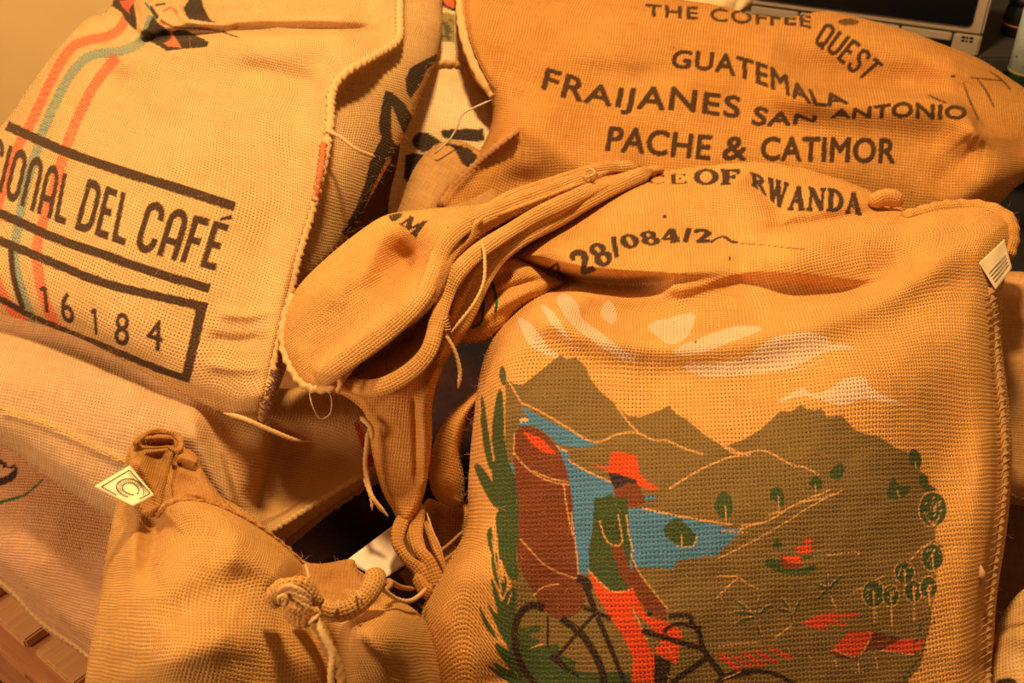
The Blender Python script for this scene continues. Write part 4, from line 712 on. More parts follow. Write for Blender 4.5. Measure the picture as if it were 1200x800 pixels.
REDL = (0.60, 0.055, 0.025)
for p in ([(325, 500), (380, 475), (470, 450), (460, 465), (555, 460), (550, 472), (440, 485), (520, 500), (500, 510), (420, 500), (445, 522), (400, 522)], [(0, 622), (30, 620), (100, 680), (70, 684)], [(50, 620), (75, 622), (145, 670), (120, 674)], [(95, 612), (120, 612), (195, 664), (165, 668)], [(140, 606), (165, 606), (245, 650), (215, 656)], [(195, 596), (215, 594), (305, 632), (280, 640)], [(440, 610), (520, 533), (615, 530), (580, 590), (548, 632)], [(640, 605), (720, 560), (810, 562), (800, 600), (770, 620)]): c.poly(p, REDL, rough=.3)
c.poly([(440, 612), (548, 633), (600, 600), (640, 605), (720, 560), (690, 548), (615, 533), (600, 560), (560, 630), (548, 645), (470, 635)], (0.12, 0.03, 0.02)); 
for p in ([(455, 600), (548, 632), (600, 560)], [(640, 607), (770, 622)], [(550, 645), (555, 690)], [(615, 615), (630, 680)], [(460, 640), (470, 670)], [(540, 690), (575, 690)]): c.stroke(p, 4, LN, .9)
for k in range(26):
    x = 770+60*RNG.random()-(k*1.5); y = 500+k*9; c.stroke([(x+20-k, y), (x+26-k, y-10)], 8, DG, .9, 0)
M_G = burlap('orange_burlap', (0.72, 0.36, 0.105), 0.0055, 0.85, 0.85, True, (0.66, 0.32, 0.09), 0.25, px=0.82)
fG = Field([(574, 402), (590, 378), (614, 356), (640, 342), (652, 334), (636, 322), (606, 310), (598, 297), (640, 269), (690, 236), (730, 213), (770, 202), (830, 194), (885, 190), (935, 196), (985, 210), (1025, 226), (1052, 240), (1064, 249), (1095, 240), (1130, 236), (1165, 240), (1190, 254), (1193, 284), (1178, 325), (1174, 370), (1176, 420), (1183, 480), (1186, 540), (1180, 620), (1168, 700), (1163, 780), (1150, 900), (900, 960), (640, 950), (530, 900), (499, 800), (492, 725), (515, 675), (545, 620), (549, 560), (554, 500), (562, 440)],
  [(700, 212, 1.60), (850, 197, 1.64), (950, 205, 1.65), (1045, 242, 1.63), (595, 310, 1.47), (700, 280, 1.52), (850, 255, 1.60), (1000, 300, 1.54), (1130, 248, 1.56), (1180, 270, 1.53), (640, 335, 1.43), (760, 325, 1.47), (900, 350, 1.44), (1100, 340, 1.45), (600, 420, 1.34), (750, 420, 1.35), (900, 450, 1.33), (1080, 450, 1.35), (570, 560, 1.32), (750, 600, 1.245), (950, 600, 1.25), (1120, 620, 1.30), (530, 720, 1.27), (750, 800, 1.22), (1000, 800, 1.25), (800, 920, 1.25), (1165, 450, 1.40)], 0.11, 44,
  [('line', [(860, 290), (930, 278), (1000, 266), (1062, 252), (1130, 240)], 50, 7, 0.034, 0.25), ('line', [(880, 275), (960, 262), (1055, 244)], 14, 10, -0.012, 0.3),
   ('line', [(600, 312), (650, 324), (700, 331), (745, 333), (790, 330)], 11, 7, -0.040, 0.22), ('line', [(600, 290), (660, 306), (720, 314), (800, 318), (870, 314)], 8, 30, 0.018, 0.3),
   ('bump', 740, 362, 60, 20, 5, -0.018), ('line', [(600, 345), (650, 372), (700, 393), (780, 405), (860, 400), (940, 382), (1010, 356), (1090, 312), (1165, 275)], 24, 14, 0.019, 0.12), ('line', [(790, 352), (870, 338), (960, 345), (1030, 330), (1095, 300)], 16, 26, -0.014, 0.3), ('line', [(755, 338), (810, 335), (870, 318), (940, 320), (1010, 326), (1055, 312)], 9, 42, 0.013, 0.2), ('line', [(700, 370), (760, 395), (830, 390), (900, 378)], 6, 6, -0.006, 0.3),
   ('line', [(690, 372), (650, 356), (620, 350)], 10, 10, 0.010, 0.3), ('line', [(560, 640), (580, 720), (590, 800)], 50, 30, 0.010, 0.3), ('bump', 1000, 440, 90, 60, 0, 0.014), ('line', [(1172, 330), (1166, 420), (1170, 520), (1166, 620), (1150, 720), (1150, 820)], 5, 12, -0.008, 0.1), ('bump', 920, 225, 40, 18, 30, -0.008), ('line', [(870, 205), (900, 232), (920, 262)], 10, 12, -0.010, 0.3), ('bump', 1110, 520, 40, 110, 10, -0.012), ('bump', 640, 700, 50, 90, 0, -0.01)], 0.0018, 40, seed=51, fs=1.9)
sG = cloth('jute_sack', fG, M_G, 1.3, -3, 0.08, None, c, 1800, 0.008)
tag(sG, 'large orange sack with a landscape print and a rider on a bicycle', 'sack')
M_GH = burlap('hem_burlap', (0.74, 0.38, 0.115), 0.0040, 0.3, 0.9)
tube('top_hem', onto(fG, [(1062, 256), (1090, 248), (1115, 244), (1145, 244), (1168, 250), (1181, 260), (1184, 280), (1178, 300)], -0.0065), 0.0125, M_GH, sG, ns=12, twist=90, tamp=0.10, flat=0.8)
tube('side_seam', onto(fG, [(1160, 338), (1165, 380), (1168, 430), (1174, 490), (1176, 560), (1170, 620), (1162, 680), (1156, 740), (1156, 820), (1150, 880)], 0.003), 0.0052, yarnmat('seam_yarn', (0.62, 0.34, 0.13)), sG, ns=12, twist=80, tamp=0.30, flat=0.6)
ys = np.arange(345, 800, 9.0)
qs = spline([(1160, 338), (1165, 380), (1168, 430), (1174, 490), (1176, 560), (1170, 620), (1162, 680), (1156, 740), (1156, 820)], False, 8)
V = []; Qn = []
for i, yv in enumerate(ys):          # overlock stitches across the seam
    xv = np.interp(yv, qs[:, 1], qs[:, 0]); pp = np.array([[xv-7, yv+3], [xv, yv-1], [xv+6, yv-5]]); dd = fG.D(pp[:, 0], pp[:, 1]); L_ = P(pp[:, 0], pp[:, 1], np.minimum(dd-0.004, dd[1]-0.0065))
    for a in L_:
        for s_ in ((0, .0007), (0, -.0007), (.0012, 0)): V.append(a+np.array([0, 0, 1])*s_[1]-FWD*s_[0])
    b0 = i*9
    for k in range(2):
        for j in range(3): Qn.append([b0+k*3+j, b0+k*3+(j+1) % 3, b0+(k+1)*3+(j+1) % 3, b0+(k+1)*3+j])
tag(mesh_np('seam_stitches', np.array(V), np.array(Qn), M_YARN, sG, np.zeros((len(V), 2))), kind='stuff')
strip_roll = tube('rolled_cloth', P([1018, 1032, 1046, 1056], [240, 232, 232, 240], np.array([1.66, 1.655, 1.655, 1.66])), 0.013, M_GH, sG, ns=14, twist=6, tamp=0.08, taper=0.1)
# cloth knot of yarn and label
dG = lambda x, y: float(fG.D(np.array([x]), np.array([y]))[0])
tube('yarn_slub', P([1149, 1150, 1151], [662, 674, 686], np.array([dG(1149, 662), dG(1150, 674)-.004, dG(1151, 686)])), 0.0048, M_YARN, sG, twist=50, tamp=0.1, taper=0.4)

def sheet(name, quad, mat, parent, nu=14, nv=14, bend=0.0, th=0.0006, wob=0.0):
    """thin paper or fabric patch: quad of (px, py, depth), slightly curved"""
    q = np.array(quad, float); u, v = np.meshgrid(np.linspace(0, 1, nu), np.linspace(0, 1, nv)); W = [(1-u)*(1-v), u*(1-v), u*v, (1-u)*v]
    X = sum(w_*q[i, 0] for i, w_ in enumerate(W)); Y = sum(w_*q[i, 1] for i, w_ in enumerate(W)); Dp = sum(w_*q[i, 2] for i, w_ in enumerate(W))-bend*np.sin(math.pi*u)+wob*np.sin(7*u+5*v)
    a = P(X, Y, Dp).reshape(-1, 3); b = P(X, Y, Dp+th).reshape(-1, 3); n = nu*nv
    i, j = np.meshgrid(np.arange(nv-1), np.arange(nu-1), indexing='ij'); f = np.stack([(i+1)*nu+j, (i+1)*nu+j+1, i*nu+j+1, i*nu+j], -1).reshape(-1, 4)
    per = [k for k in range(nu)]+[k*nu+nu-1 for k in range(1, nv)]+[(nv-1)*nu+k for k in range(nu-2, -1, -1)]+[k*nu for k in range(nv-2, 0, -1)]
    per = np.array(per); nx = np.roll(per, -1); side = np.stack([per, nx, nx+n, per+n], 1)
    uv = np.stack([u.ravel(), 1-v.ravel()], 1)
    return mesh_np(name, np.vstack([a, b]), np.vstack([f, f[:, ::-1]+n, side]), mat, parent, np.vstack([uv, uv]))
M_TAG = plain('cloth_label', (0.72, 0.56, 0.36), 0.8, 0.2, 0.05, 200, 0.1)
M_PAPER = plain('cream_paper', (0.86, 0.76, 0.44), 0.6, 0.3, 0.04, 30, 0.05); M_PAPER2 = plain('white_paper', (0.88, 0.72, 0.56), 0.6, 0.3, 0.14, 30, 0.08)
M_INK = plain('brown_print_ink', (0.10, 0.05, 0.02), 0.8, 0.1, 0.1); M_INKG = plain('grey_green_ink', (0.10, 0.12, 0.08), 0.8, 0.1, 0.1)
LD = [dG(1150, 308)-0.004, dG(1170, 284)-0.004, dG(1165, 310)-0.010, dG(1158, 330)-0.010]
lb = sheet('fabric_label', [(1147, 308, LD[0]), (1177, 280, LD[1]), (1186, 314, LD[2]), (1167, 340, LD[3])], M_TAG, sG, bend=0.003, wob=0.0006)
for i in range(4):
    u_ = 0.80-i*0.11; qq = [(1147, 308, LD[0]), (1177, 280, LD[1]), (1186, 314, LD[2]), (1167, 340, LD[3])]
    pl = np.array([[sum(w_*q_[k] for w_, q_ in zip(((1-a_)*(1-u_), a_*(1-u_), a_*u_, (1-a_)*u_), qq)) for k in range(3)]+[a_] for a_ in (0.12, 0.4, 0.65, 0.9)])
    tube('label_line', P(pl[:, 0], pl[:, 1], pl[:, 2]-0.003*np.sin(math.pi*pl[:, 3])-0.0016), 0.0004, M_INKG, lb, ns=5)

# gathered mouth of the same sack: flaps draped to the left
M_F = burlap('orange_flap_burlap', (0.72, 0.36, 0.105), 0.0042, 0.6, 0.9, True, (0.66, 0.32, 0.09), 0.15)
M_FN = burlap('orange_strand_burlap', (0.60, 0.30, 0.09), 0.0042, 0.2, 0.9)
c = Canvas(430, 235, 510, 290, 3); c.frame(320, 220, 3.077)
c.poly([(418, 100), (440, 92), (470, 95), (440, 120), (425, 118)], RI, sm=2); c.frame(0, 0, 1); c.letters('M', [(467, 261), (488, 278)], [(480, 253), (501, 260)], RI, 0.08, True)
fF1 = Field([(345, 442), (331, 405), (333, 370), (350, 335), (385, 300), (425, 268), (455, 251), (490, 246), (530, 242), (575, 237), (640, 214), (700, 196), (712, 206), (640, 240), (575, 270), (540, 298), (520, 340), (495, 372), (450, 402), (418, 430), (395, 455), (366, 457)],
  [(345, 400, 1.40), (400, 340, 1.41), (400, 410, 1.355), (455, 262, 1.50), (480, 320, 1.44), (470, 375, 1.345), (520, 310, 1.37), (530, 250, 1.48), (600, 238, 1.50), (700, 203, 1.62), (365, 445, 1.37)], 0.035, 20,
  [('bump', 478, 305, 30, 26, -40, -0.028), ('line', [(372, 448), (410, 418), (450, 386), (492, 352), (508, 318), (518, 288), (545, 262), (600, 240), (700, 204)], 11, 14, 0.014, 0.05), ('bump', 400, 330, 50, 28, -40, 0.012), ('line', [(455, 262), (440, 300), (420, 340)], 12, 12, 0.004, 0.3), ('line', [(560, 240), (550, 262), (535, 285)], 5, 5, -0.008, 0.2), ('line', [(575, 250), (640, 226), (700, 202)], 3, 4, -0.008, 0.2)], 0.0012, 22, seed=61, fs=2.2)
oF1 = cloth('mouth_flap', fF1, M_F, 1.4, -35, 0.085, sG, c, 500, 0.007)
tube('flap_hem', onto(fF1, [(342, 348), (333, 375), (332, 405), (342, 432), (356, 450), (376, 456), (394, 452)], 0.002), 0.0052, M_YARN, sG, twist=60, tamp=0.25)
fF2 = Field([(385, 448), (425, 464), (468, 452), (500, 428), (518, 398), (524, 362), (545, 322), (575, 292), (640, 254), (706, 222), (706, 204), (620, 236), (560, 264), (522, 292), (505, 330), (480, 368), (430, 408), (400, 430)],
  [(425, 450, 1.385), (480, 425, 1.365), (440, 410, 1.42), (470, 390, 1.43), (515, 370, 1.375), (505, 350, 1.42), (540, 310, 1.41), (600, 262, 1.49), (706, 212, 1.615)], 0.03, 12,
  [('line', [(405, 452), (440, 456), (475, 440), (502, 412), (514, 370), (530, 328), (560, 295), (620, 258), (700, 216)], 7, 10, 0.016, 0.06), ('line', [(430, 425), (470, 400), (500, 370), (520, 320)], 9, 9, -0.010, 0.2), ('line', [(540, 300), (600, 258), (700, 212)], 3, 3, -0.010, 0.1)], 0.001, 22, seed=64, fs=1.6)
cloth('mouth_flap', fF2, M_F, 1.4, -40, 0.03, sG, None, 350, 0.006)
fF3 = Field([(512, 420), (528, 412), (548, 388), (566, 352), (580, 318), (598, 296), (648, 262), (706, 230), (775, 204), (762, 194), (700, 212), (630, 240), (580, 272), (550, 305), (530, 350), (520, 385)],
  [(520, 412, 1.42), (545, 360, 1.42), (560, 320, 1.43), (600, 278, 1.47), (650, 250, 1.52), (706, 220, 1.60), (768, 198, 1.67)], 0.028, 10,
  [('line', [(520, 412), (545, 372), (566, 322), (592, 290), (650, 253), (706, 224), (768, 200)], 6, 6, 0.008, 0.1), ('line', [(535, 350), (560, 306), (600, 272), (680, 230)], 3, 3, -0.010, 0.1)], 0.001, 18, seed=67)
cloth('mouth_flap', fF3, M_F, 1.4, -45, 0.03, sG, None, 300, 0.006)
fF4 = Field([(530, 392), (548, 358), (560, 328), (576, 306), (605, 303), (640, 318), (662, 332), (640, 348), (610, 366), (590, 388), (568, 400), (545, 402)], [(545, 385, 1.47), (570, 330, 1.48), (600, 315, 1.475), (650, 332, 1.50), (590, 360, 1.455), (565, 380, 1.45)], 0.04, 16, [('line', [(600, 318), (575, 335), (550, 370)], 6, 6, -0.012, 0.2), ('line', [(560, 378), (590, 356), (635, 334)], 8, 6, 0.012, 0.2), ('line', [(570, 352), (600, 336), (640, 326)], 4, 4, -0.008, 0.2)], 0.001, 16, seed=70)
o4 = cloth('neck_gather', fF4, M_F, 1.5, -30, 0.04, sG, None, 120, 0.006)
tag(tube('green_thread', onto(fF4, [(573, 308), (577, 330), (582, 352), (580, 365)], 0.002), 0.0015, M_YARN_G, sG, twist=100, tamp=0.2), 'green thread'); tag(tube('green_thread', onto(fF4, [(566, 343), (566, 365), (563, 378), (553, 384)], 0.002), 0.0015, M_YARN_G, sG, twist=100, tamp=0.2), 'green thread')
yarn('tie_yarn', sG, [(564, 281, 1.40), (568, 300, 1.385), (567, 330, 1.375), (556, 355, 1.37), (538, 378, 1.365), (528, 390, 1.36)], 0.0022); yarn('tie_yarn', sG, [(518, 381, 1.36), (524, 395, 1.355), (533, 412, 1.355), (539, 435, 1.36), (537, 455, 1.365)], 0.0026)
yarn('tie_yarn', sG, [(384, 438, 1.335), (396, 436, 1.325), (403, 434, 1.325)], 0.0028); yarn('tie_yarn', sG, [(394, 436, 1.325), (399, 448, 1.325), (395, 460, 1.33)], 0.0032); yarn('tie_yarn', sG, [(386, 442, 1.335), (396, 444, 1.325), (400, 434, 1.322)], 0.0026)
yarn('tie_yarn', sG, [(690, 196, 1.60), (697, 202, 1.59), (690, 207, 1.59), (682, 206, 1.59)], 0.0014)
for k in range(5): yarn('tie_yarn', sG, [(512+k, 372+k*4, 1.355), (520+k, 374+k*3, 1.35), (525+k, 370+k*4, 1.355)], 0.0008)

M_HB = burlap('hem_band_burlap', (0.78, 0.42, 0.14), 0.0038, 0.3, 1.0)
def band(name, f, pts, r, fl, off=0.0): q = spline(pts, False, 6); return tube(name, P(q[:, 0], q[:, 1], f.D(q[:, 0], q[:, 1])-off), r, M_HB, sG, ns=14, twist=5, tamp=0.06, flat=fl, taper=0.06, sm=1)
band('hem_band', fF1, [(374, 447), (412, 419), (454, 388), (492, 352), (508, 320), (520, 288), (548, 262), (606, 238), (700, 204)], 0.0115, 0.42, -0.001)
band('hem_band', fF2, [(402, 448), (438, 455), (474, 440), (502, 412), (514, 372), (530, 328), (562, 294), (622, 256), (704, 216)], 0.0105, 0.45, -0.001)
band('hem_band', fF3, [(528, 398), (548, 366), (566, 326), (592, 292), (650, 258), (706, 226), (764, 200)], 0.0115, 0.5, -0.001)
band('rolled_fold', fF1, [(560, 256), (600, 232), (650, 214), (702, 199), (750, 195)], 0.0100, 0.6, 0.0)

# hanging ends of the mouth
fC2 = Field([(370, 452), (400, 462), (424, 480), (432, 500), (436, 530), (446, 570), (460, 598), (472, 616), (484, 608), (498, 576), (506, 520), (507, 470), (522, 425), (545, 395), (535, 380), (500, 395), (470, 430), (420, 448)],
  [(385, 458, 1.45), (440, 480, 1.42), (440, 530, 1.42), (472, 600, 1.40), (495, 540, 1.41), (500, 460, 1.43), (530, 400, 1.47)], 0.025, 10,
  [('line', [(497, 575), (498, 520), (496, 470), (515, 425)], 12, 5, 0.012, 0.1), ('line', [(487, 570), (486, 510), (484, 460)], 4, 3, -0.006, 0.2), ('line', [(430, 470), (470, 455), (500, 430)], 10, 8, 0.010, 0.3), ('line', [(470, 450), (440, 480), (436, 520)], 8, 8, -0.006, 0.3)], 0.001, 20, seed=74)
cloth('hanging_end', fC2, M_F, 1.5, 5, 0.02, sG, None, 200, 0.006)
fC3 = Field([(572, 445), (545, 468), (521, 493), (506, 527), (503, 562), (511, 584), (528, 594), (543, 592), (544, 560), (540, 530), (546, 505), (556, 482), (568, 465)], [(560, 460, 1.46), (520, 520, 1.45), (512, 570, 1.45), (538, 585, 1.45), (536, 520, 1.44)], 0.04, 13, [('line', [(560, 465), (535, 500), (524, 540), (526, 585)], 12, 9, 0.010, 0.2)], 0.001, 20, seed=77)
cloth('hanging_end', fC3, M_F, 1.5, 20, 0.03, sG, None, 120, 0.006)
fC4 = Field([(500, 585), (520, 590), (545, 590), (560, 600), (550, 640), (525, 675), (505, 660), (492, 620)], [(510, 600, 1.50), (545, 610, 1.50), (520, 660, 1.49)], 0.03, 15, [('line', [(515, 595), (512, 630), (520, 660)], 6, 6, -0.01, 0.2)], 0.001, 20, seed=79)
cloth('hanging_end', fC4, M_F, 2, 0, 0.03, sG)
def strip(name, parent, pts, r, mat, flat=0.5, twist=14, tamp=0.18): q = spline(pts, False, 6); return tube(name, P(q[:, 0], q[:, 1], q[:, 2]), r, mat, parent, ns=12, twist=twist, tamp=tamp, flat=flat, taper=0.08, sm=1)
strip('gathered_fold', sG, [(480, 590, 1.42), (470, 612, 1.40), (466, 636, 1.385), (476, 654, 1.38), (492, 668, 1.375), (500, 690, 1.37)], 0.0078, M_FN)
strip('gathered_fold', sG, [(494, 590, 1.43), (486, 615, 1.41), (490, 642, 1.39), (503, 660, 1.38), (512, 690, 1.37)], 0.0095, M_FN)
strip('gathered_fold', sG, [(498, 610, 1.42), (506, 630, 1.40), (516, 655, 1.385), (522, 676, 1.38)], 0.0045, M_FN)
strip('gathered_fold', sG, [(488, 672, 1.37), (496, 690, 1.36), (508, 695, 1.355)], 0.009, M_FN)
yarn('tie_yarn', sG, [(500, 600, 1.385), (507, 622, 1.375), (516, 642, 1.37), (522, 668, 1.37)], 0.0013)
yarn('tie_yarn', sG, [(432, 500, 1.41), (430, 520, 1.40), (428, 545, 1.395), (432, 570, 1.39), (438, 585, 1.385), (455, 605, 1.39)], 0.0030); yarn('tie_yarn', sG, [(426, 560, 1.392), (434, 582, 1.385), (436, 598, 1.385)], 0.0018); yarn('tie_yarn', sG, [(422, 488, 1.41), (434, 500, 1.402), (436, 515, 1.402)], 0.0034)
for a, b in (((545, 620), (500, 655)), ((548, 632), (508, 664)), ((545, 645), (515, 668)), ((540, 655), (505, 680))): yarn('tie_yarn', sG, [(a[0], a[1], 1.43), ((a[0]+b[0])/2, (a[1]+b[1])/2+3, 1.42), (b[0], b[1], 1.40)], 0.0022, M_YARN_D)

# ------------------------------------------------------------------ small tied sack in front
M_E = burlap('brown_orange_burlap', (0.62, 0.335, 0.105), 0.0042, 0.85, 0.8, False, (0.56, 0.28, 0.08), 0.6)
fE = Field([(143, 560), (150, 528), (166, 512), (200, 514), (222, 530), (236, 552), (250, 575), (290, 600), (330, 634), (354, 655), (378, 664), (412, 664), (436, 680), (452, 694), (478, 708), (500, 730), (514, 772), (522, 830), (522, 920), (300, 960), (110, 930), (98, 830), (104, 770), (116, 705), (126, 640), (134, 600)],
  [(190, 530, 1.33), (150, 600, 1.30), (240, 590, 1.23), (330, 650, 1.21), (200, 680, 1.13), (300, 720, 1.13), (130, 700, 1.19), (200, 800, 1.09), (380, 800, 1.15), (440, 740, 1.14), (440, 700, 1.18), (500, 760, 1.20), (400, 680, 1.24), (300, 920, 1.13), (115, 850, 1.19)], 0.10, 50,
  [('line', [(182, 606), (196, 592), (220, 587), (250, 592), (290, 612), (330, 640), (356, 664)], 26, 4, 0.016, 0.12), ('line', [(186, 590), (180, 620), (174, 660), (182, 700)], 16, 12, -0.016, 0.3), ('line', [(150, 560), (158, 610), (150, 680)], 10, 12, 0.010, 0.3), ('line', [(340, 690), (366, 728), (384, 765), (398, 830)], 12, 16, -0.021, 0.12), ('line', [(345, 665), (385, 700), (430, 712), (460, 700)], 12, 9, -0.014, 0.2),
   ('bump', 450, 755, 45, 40, 30, 0.016), ('line', [(250, 640), (300, 660), (340, 690)], 20, 26, 0.012, 0.3), ('line', [(180, 740), (240, 700), (310, 680)], 26, 22, -0.008, 0.4), ('line', [(160, 800), (230, 760), (330, 740)], 26, 22, 0.008, 0.4), ('line', [(395, 715), (430, 750), (460, 800)], 12, 12, 0.006, 0.3)], 0.0022, 38, seed=81, fs=1.8)
sE = cloth('jute_sack', fE, M_E, 1.5, 4, 0.06, None, None, 1100, 0.008)
tag(sE, 'small brown sack with a paper tag and a knotted tie in front', 'sack')
# neck folds
M_E2 = burlap('neck_burlap', (0.50, 0.245, 0.075), 0.0040, 0.35, 0.75, False, (0.42, 0.19, 0.05), 0.5)
fE1 = Field([(152, 585), (149, 555), (150, 530), (158, 515), (172, 508), (190, 506), (208, 511), (214, 522), (205, 535), (200, 560), (190, 600), (170, 605)], [(160, 590, 1.265), (155, 540, 1.28), (185, 512, 1.34), (195, 540, 1.31), (185, 590, 1.27)], 0.025, 9,
  [('line', [(162, 520), (185, 520), (206, 520)], 7, 5, -0.022, 0.15), ('line', [(160, 535), (172, 556), (184, 580), (188, 600)], 8, 10, 0.012, 0.15), ('line', [(165, 530), (185, 528), (200, 524)], 3, 3, 0.012, 0.2), ('bump', 185, 538, 10, 12, -30, -0.018), ('line', [(152, 560), (165, 590), (168, 600)], 5, 5, -0.006, 0.2)], 0.0012, 12, seed=84)
cloth('neck_ruffle', fE1, M_E2, 1.3, 20, 0.02, sE, None, 180, 0.005)
fE2 = Field([(196, 585), (196, 560), (202, 540), (212, 526), (224, 528), (232, 536), (240, 555), (262, 585), (275, 600), (240, 600), (210, 600)], [(205, 590, 1.25), (208, 545, 1.30), (230, 540, 1.29), (260, 590, 1.235), (225, 570, 1.26)], 0.022, 8,
  [('line', [(204, 532), (218, 536), (232, 541)], 5, 4, 0.010, 0.1), ('line', [(206, 543), (220, 547), (236, 552)], 4, 4, -0.012, 0.2), ('line', [(197, 590), (198, 565), (205, 545)], 4, 4, -0.014, 0.1), ('bump', 218, 565, 12, 9, 40, -0.012), ('line', [(212, 575), (235, 580), (255, 592)], 5, 5, 0.01, 0.2)], 0.0012, 12, seed=86)
cloth('neck_ruffle', fE2, M_E2, 1.3, -20, 0.02, sE, None, 180, 0.005)
tube('neck_hem', P([158, 170, 190, 208, 213, 207], [520, 509, 505, 511, 521, 530], np.array([1.29, 1.31, 1.325, 1.325, 1.315, 1.305])), 0.0034, M_E2, sE, twist=40, tamp=0.2)
tube('curved_seam', onto(fE, [(184, 604), (198, 591), (220, 586), (250, 591), (290, 610), (330, 637), (356, 662)], 0.001), 0.0028, M_E2, sE, twist=70, tamp=0.35, flat=0.6)
# rear flap of the mouth, rolled hem, knot and cord
fE3 = Field([(352, 662), (380, 660), (412, 655), (418, 664), (430, 690), (415, 712), (380, 708), (358, 690)], [(365, 670, 1.25), (400, 665, 1.26), (400, 700, 1.21)], 0.02, 8, [('bump', 390, 685, 22, 14, 0, -0.012)], 0.001, 14, seed=88)
cloth('mouth_back', fE3, M_E2, 1.5, 8, 0.02, sE, None, 80, 0.005)
q = [(352, 704, 1.150), (372, 710, 1.140), (392, 717, 1.135), (412, 712, 1.135), (428, 699, 1.145), (438, 684, 1.160), (440, 675, 1.175)]
z = spline(q, False, 6); tube('rolled_hem', P(z[:, 0], z[:, 1], z[:, 2]), 0.0108, M_E, sE, ns=16, twist=4, tamp=0.05, flat=1.0, sm=1)
fibres(sE, P(z[:, 0], z[:, 1], z[:, 2]), np.tile(-FWD*0.5+np.array([0, 0, .8]), (len(z), 1)), 160, 0.018, 5)
for a in ((376, 699, 374, 712), (396, 703, 392, 720), (417, 692, 424, 708)):
    yarn('hem_stitch', sE, [(a[0], a[1], 1.130), ((a[0]+a[2])/2+2, (a[1]+a[3])/2, 1.117), (a[2], a[3], 1.125)], 0.0012, taper=0.05)
strip('knot', sE, [(330, 708, 1.120), (322, 698, 1.112), (330, 688, 1.105), (348, 685, 1.10), (364, 693, 1.105), (370, 708, 1.115)], 0.0085, M_E, 0.9, 30, 0.2)
strip('knot', sE, [(334, 712, 1.105), (345, 722, 1.10), (362, 724, 1.10), (374, 716, 1.11)], 0.0080, M_E, 0.9, 30, 0.2)
strip('knot', sE, [(330, 702, 1.105), (342, 706, 1.092), (356, 712, 1.092), (368, 722, 1.10)], 0.0075, M_E, 0.9, 30, 0.2)
for k in range(5): 
    o_ = k*2.2; yarn('knot_strand', sE, [(324+o_, 694+o_*.6, 1.100), (338+o_, 686+o_*1.6, 1.086), (354+o_*.8, 692+o_*2.2, 1.085), (366, 704+o_*1.5, 1.098)], 0.0022, M_YARN_D if k % 2 else M_YARN)
yarn('knot_strand', sE, [(328, 708, 1.090), (327, 700, 1.084), (333, 698, 1.083), (336, 704, 1.086), (331, 710, 1.09)], 0.0022)
yarn('tie_end', sE, [(366, 722, 1.090), (374, 735, 1.085), (384, 755, 1.085), (392, 775, 1.085), (400, 800, 1.085), (404, 840, 1.09)], 0.0062, M_YARN_D, 0.02); yarn('tie_end', sE, [(370, 724, 1.086), (378, 742, 1.080), (389, 765, 1.080), (388, 790, 1.080), (388, 830, 1.085)], 0.0036, M_YARN, 0.02)
yarn('hem_stitch', sE, [(363, 730, 1.086), (368, 726, 1.075), (373, 720, 1.085)], 0.0016, taper=.05)
yarn('drawstring', sE, [(428, 672, 1.18), (438, 676, 1.165), (446, 688, 1.165), (452, 693, 1.18), (466, 702, 1.20), (480, 704, 1.22), (492, 697, 1.27), (500, 688, 1.33)], 0.0024); yarn('drawstring', sE, [(448, 684, 1.20), (458, 682, 1.21), (470, 688, 1.25), (486, 690, 1.30)], 0.0026, M_YARN_D); yarn('drawstring', sE, [(450, 693, 1.19), (458, 684, 1.2), (454, 679, 1.21)], 0.003, M_YARN_D)
yarn('drawstring', sE, [(358, 660, 1.18), (362, 676, 1.16), (364, 690, 1.15)], 0.0012)
# paper tag
tg = sheet('paper_tag', [(110, 570, 1.262), (152, 545, 1.262), (181, 580, 1.246), (156, 593, 1.238)], M_PAPER, sE, 16, 16, 0.003)
def tagpt(u, v, off=0.0009):
    q = np.array([(110, 570, 1.262), (152, 545, 1.262), (181, 580, 1.246), (156, 593, 1.238)], float); w_ = [(1-u)*(1-v), u*(1-v), u*v, (1-u)*v]
    x, y, d = (sum(a*q[i, k] for i, a in enumerate(w_)) for k in range(3)); d = d-0.003*math.sin(math.pi*u)-off; return (x, y, d)
def tline(pts, r=0.0004):
    q = np.array([tagpt(*p) for p in pts]); return tube('print_line', P(q[:, 0], q[:, 1], q[:, 2]), r, M_INK, tg, ns=5, sm=1)
tline([(0.10, 0.10), (0.3, 0.10), (0.6, 0.10), (0.92, 0.10)]); tline([(0.92, 0.10), (0.92, 0.4), (0.92, 0.9)]); tline([(0.10, 0.10), (0.10, 0.3), (0.10, 0.5)])
tline([(0.92, 0.9), (0.7, 0.9), (0.45, 0.9)])
ct, rr = (0.55, 0.55), 0.33
tline([(ct[0]+rr*math.cos(a), ct[1]+rr*math.sin(a)) for a in np.linspace(-3.6, 1.2, 24)]); tline([(ct[0]+.2*math.cos(a), ct[1]+.2*math.sin(a)) for a in np.linspace(-4.2, 1.6, 20)])
def flat_text(name, txt, fn, mat, parent, wd):
    polys = glyph_polys(txt, 0.0, False, 0.05); V = []; Fc = []
    for t in polys:
        b = len(V)
        for u, v in t: V.append(fn(u, v))
        Fc.append([b, b+1, b+2])
    V = np.array(V); return mesh_np(name, P(V[:, 0], V[:, 1], V[:, 2]), np.array(Fc), mat, parent, np.zeros((len(V), 2)))
flat_text('tag_lettering', 'I/O STANDARD', lambda u, v: tagpt(ct[0]+(0.22+0.085*v)*math.cos(-2.9+3.3*u), ct[1]+(0.22+0.085*v)*math.sin(-2.9+3.3*u), 0.0012), M_INK, tg, 1)
for i in range(16): tline([(0.87, 0.15+i*0.045), (0.85, 0.165+i*0.045), (0.83, 0.17+i*0.045)], 0.0003)

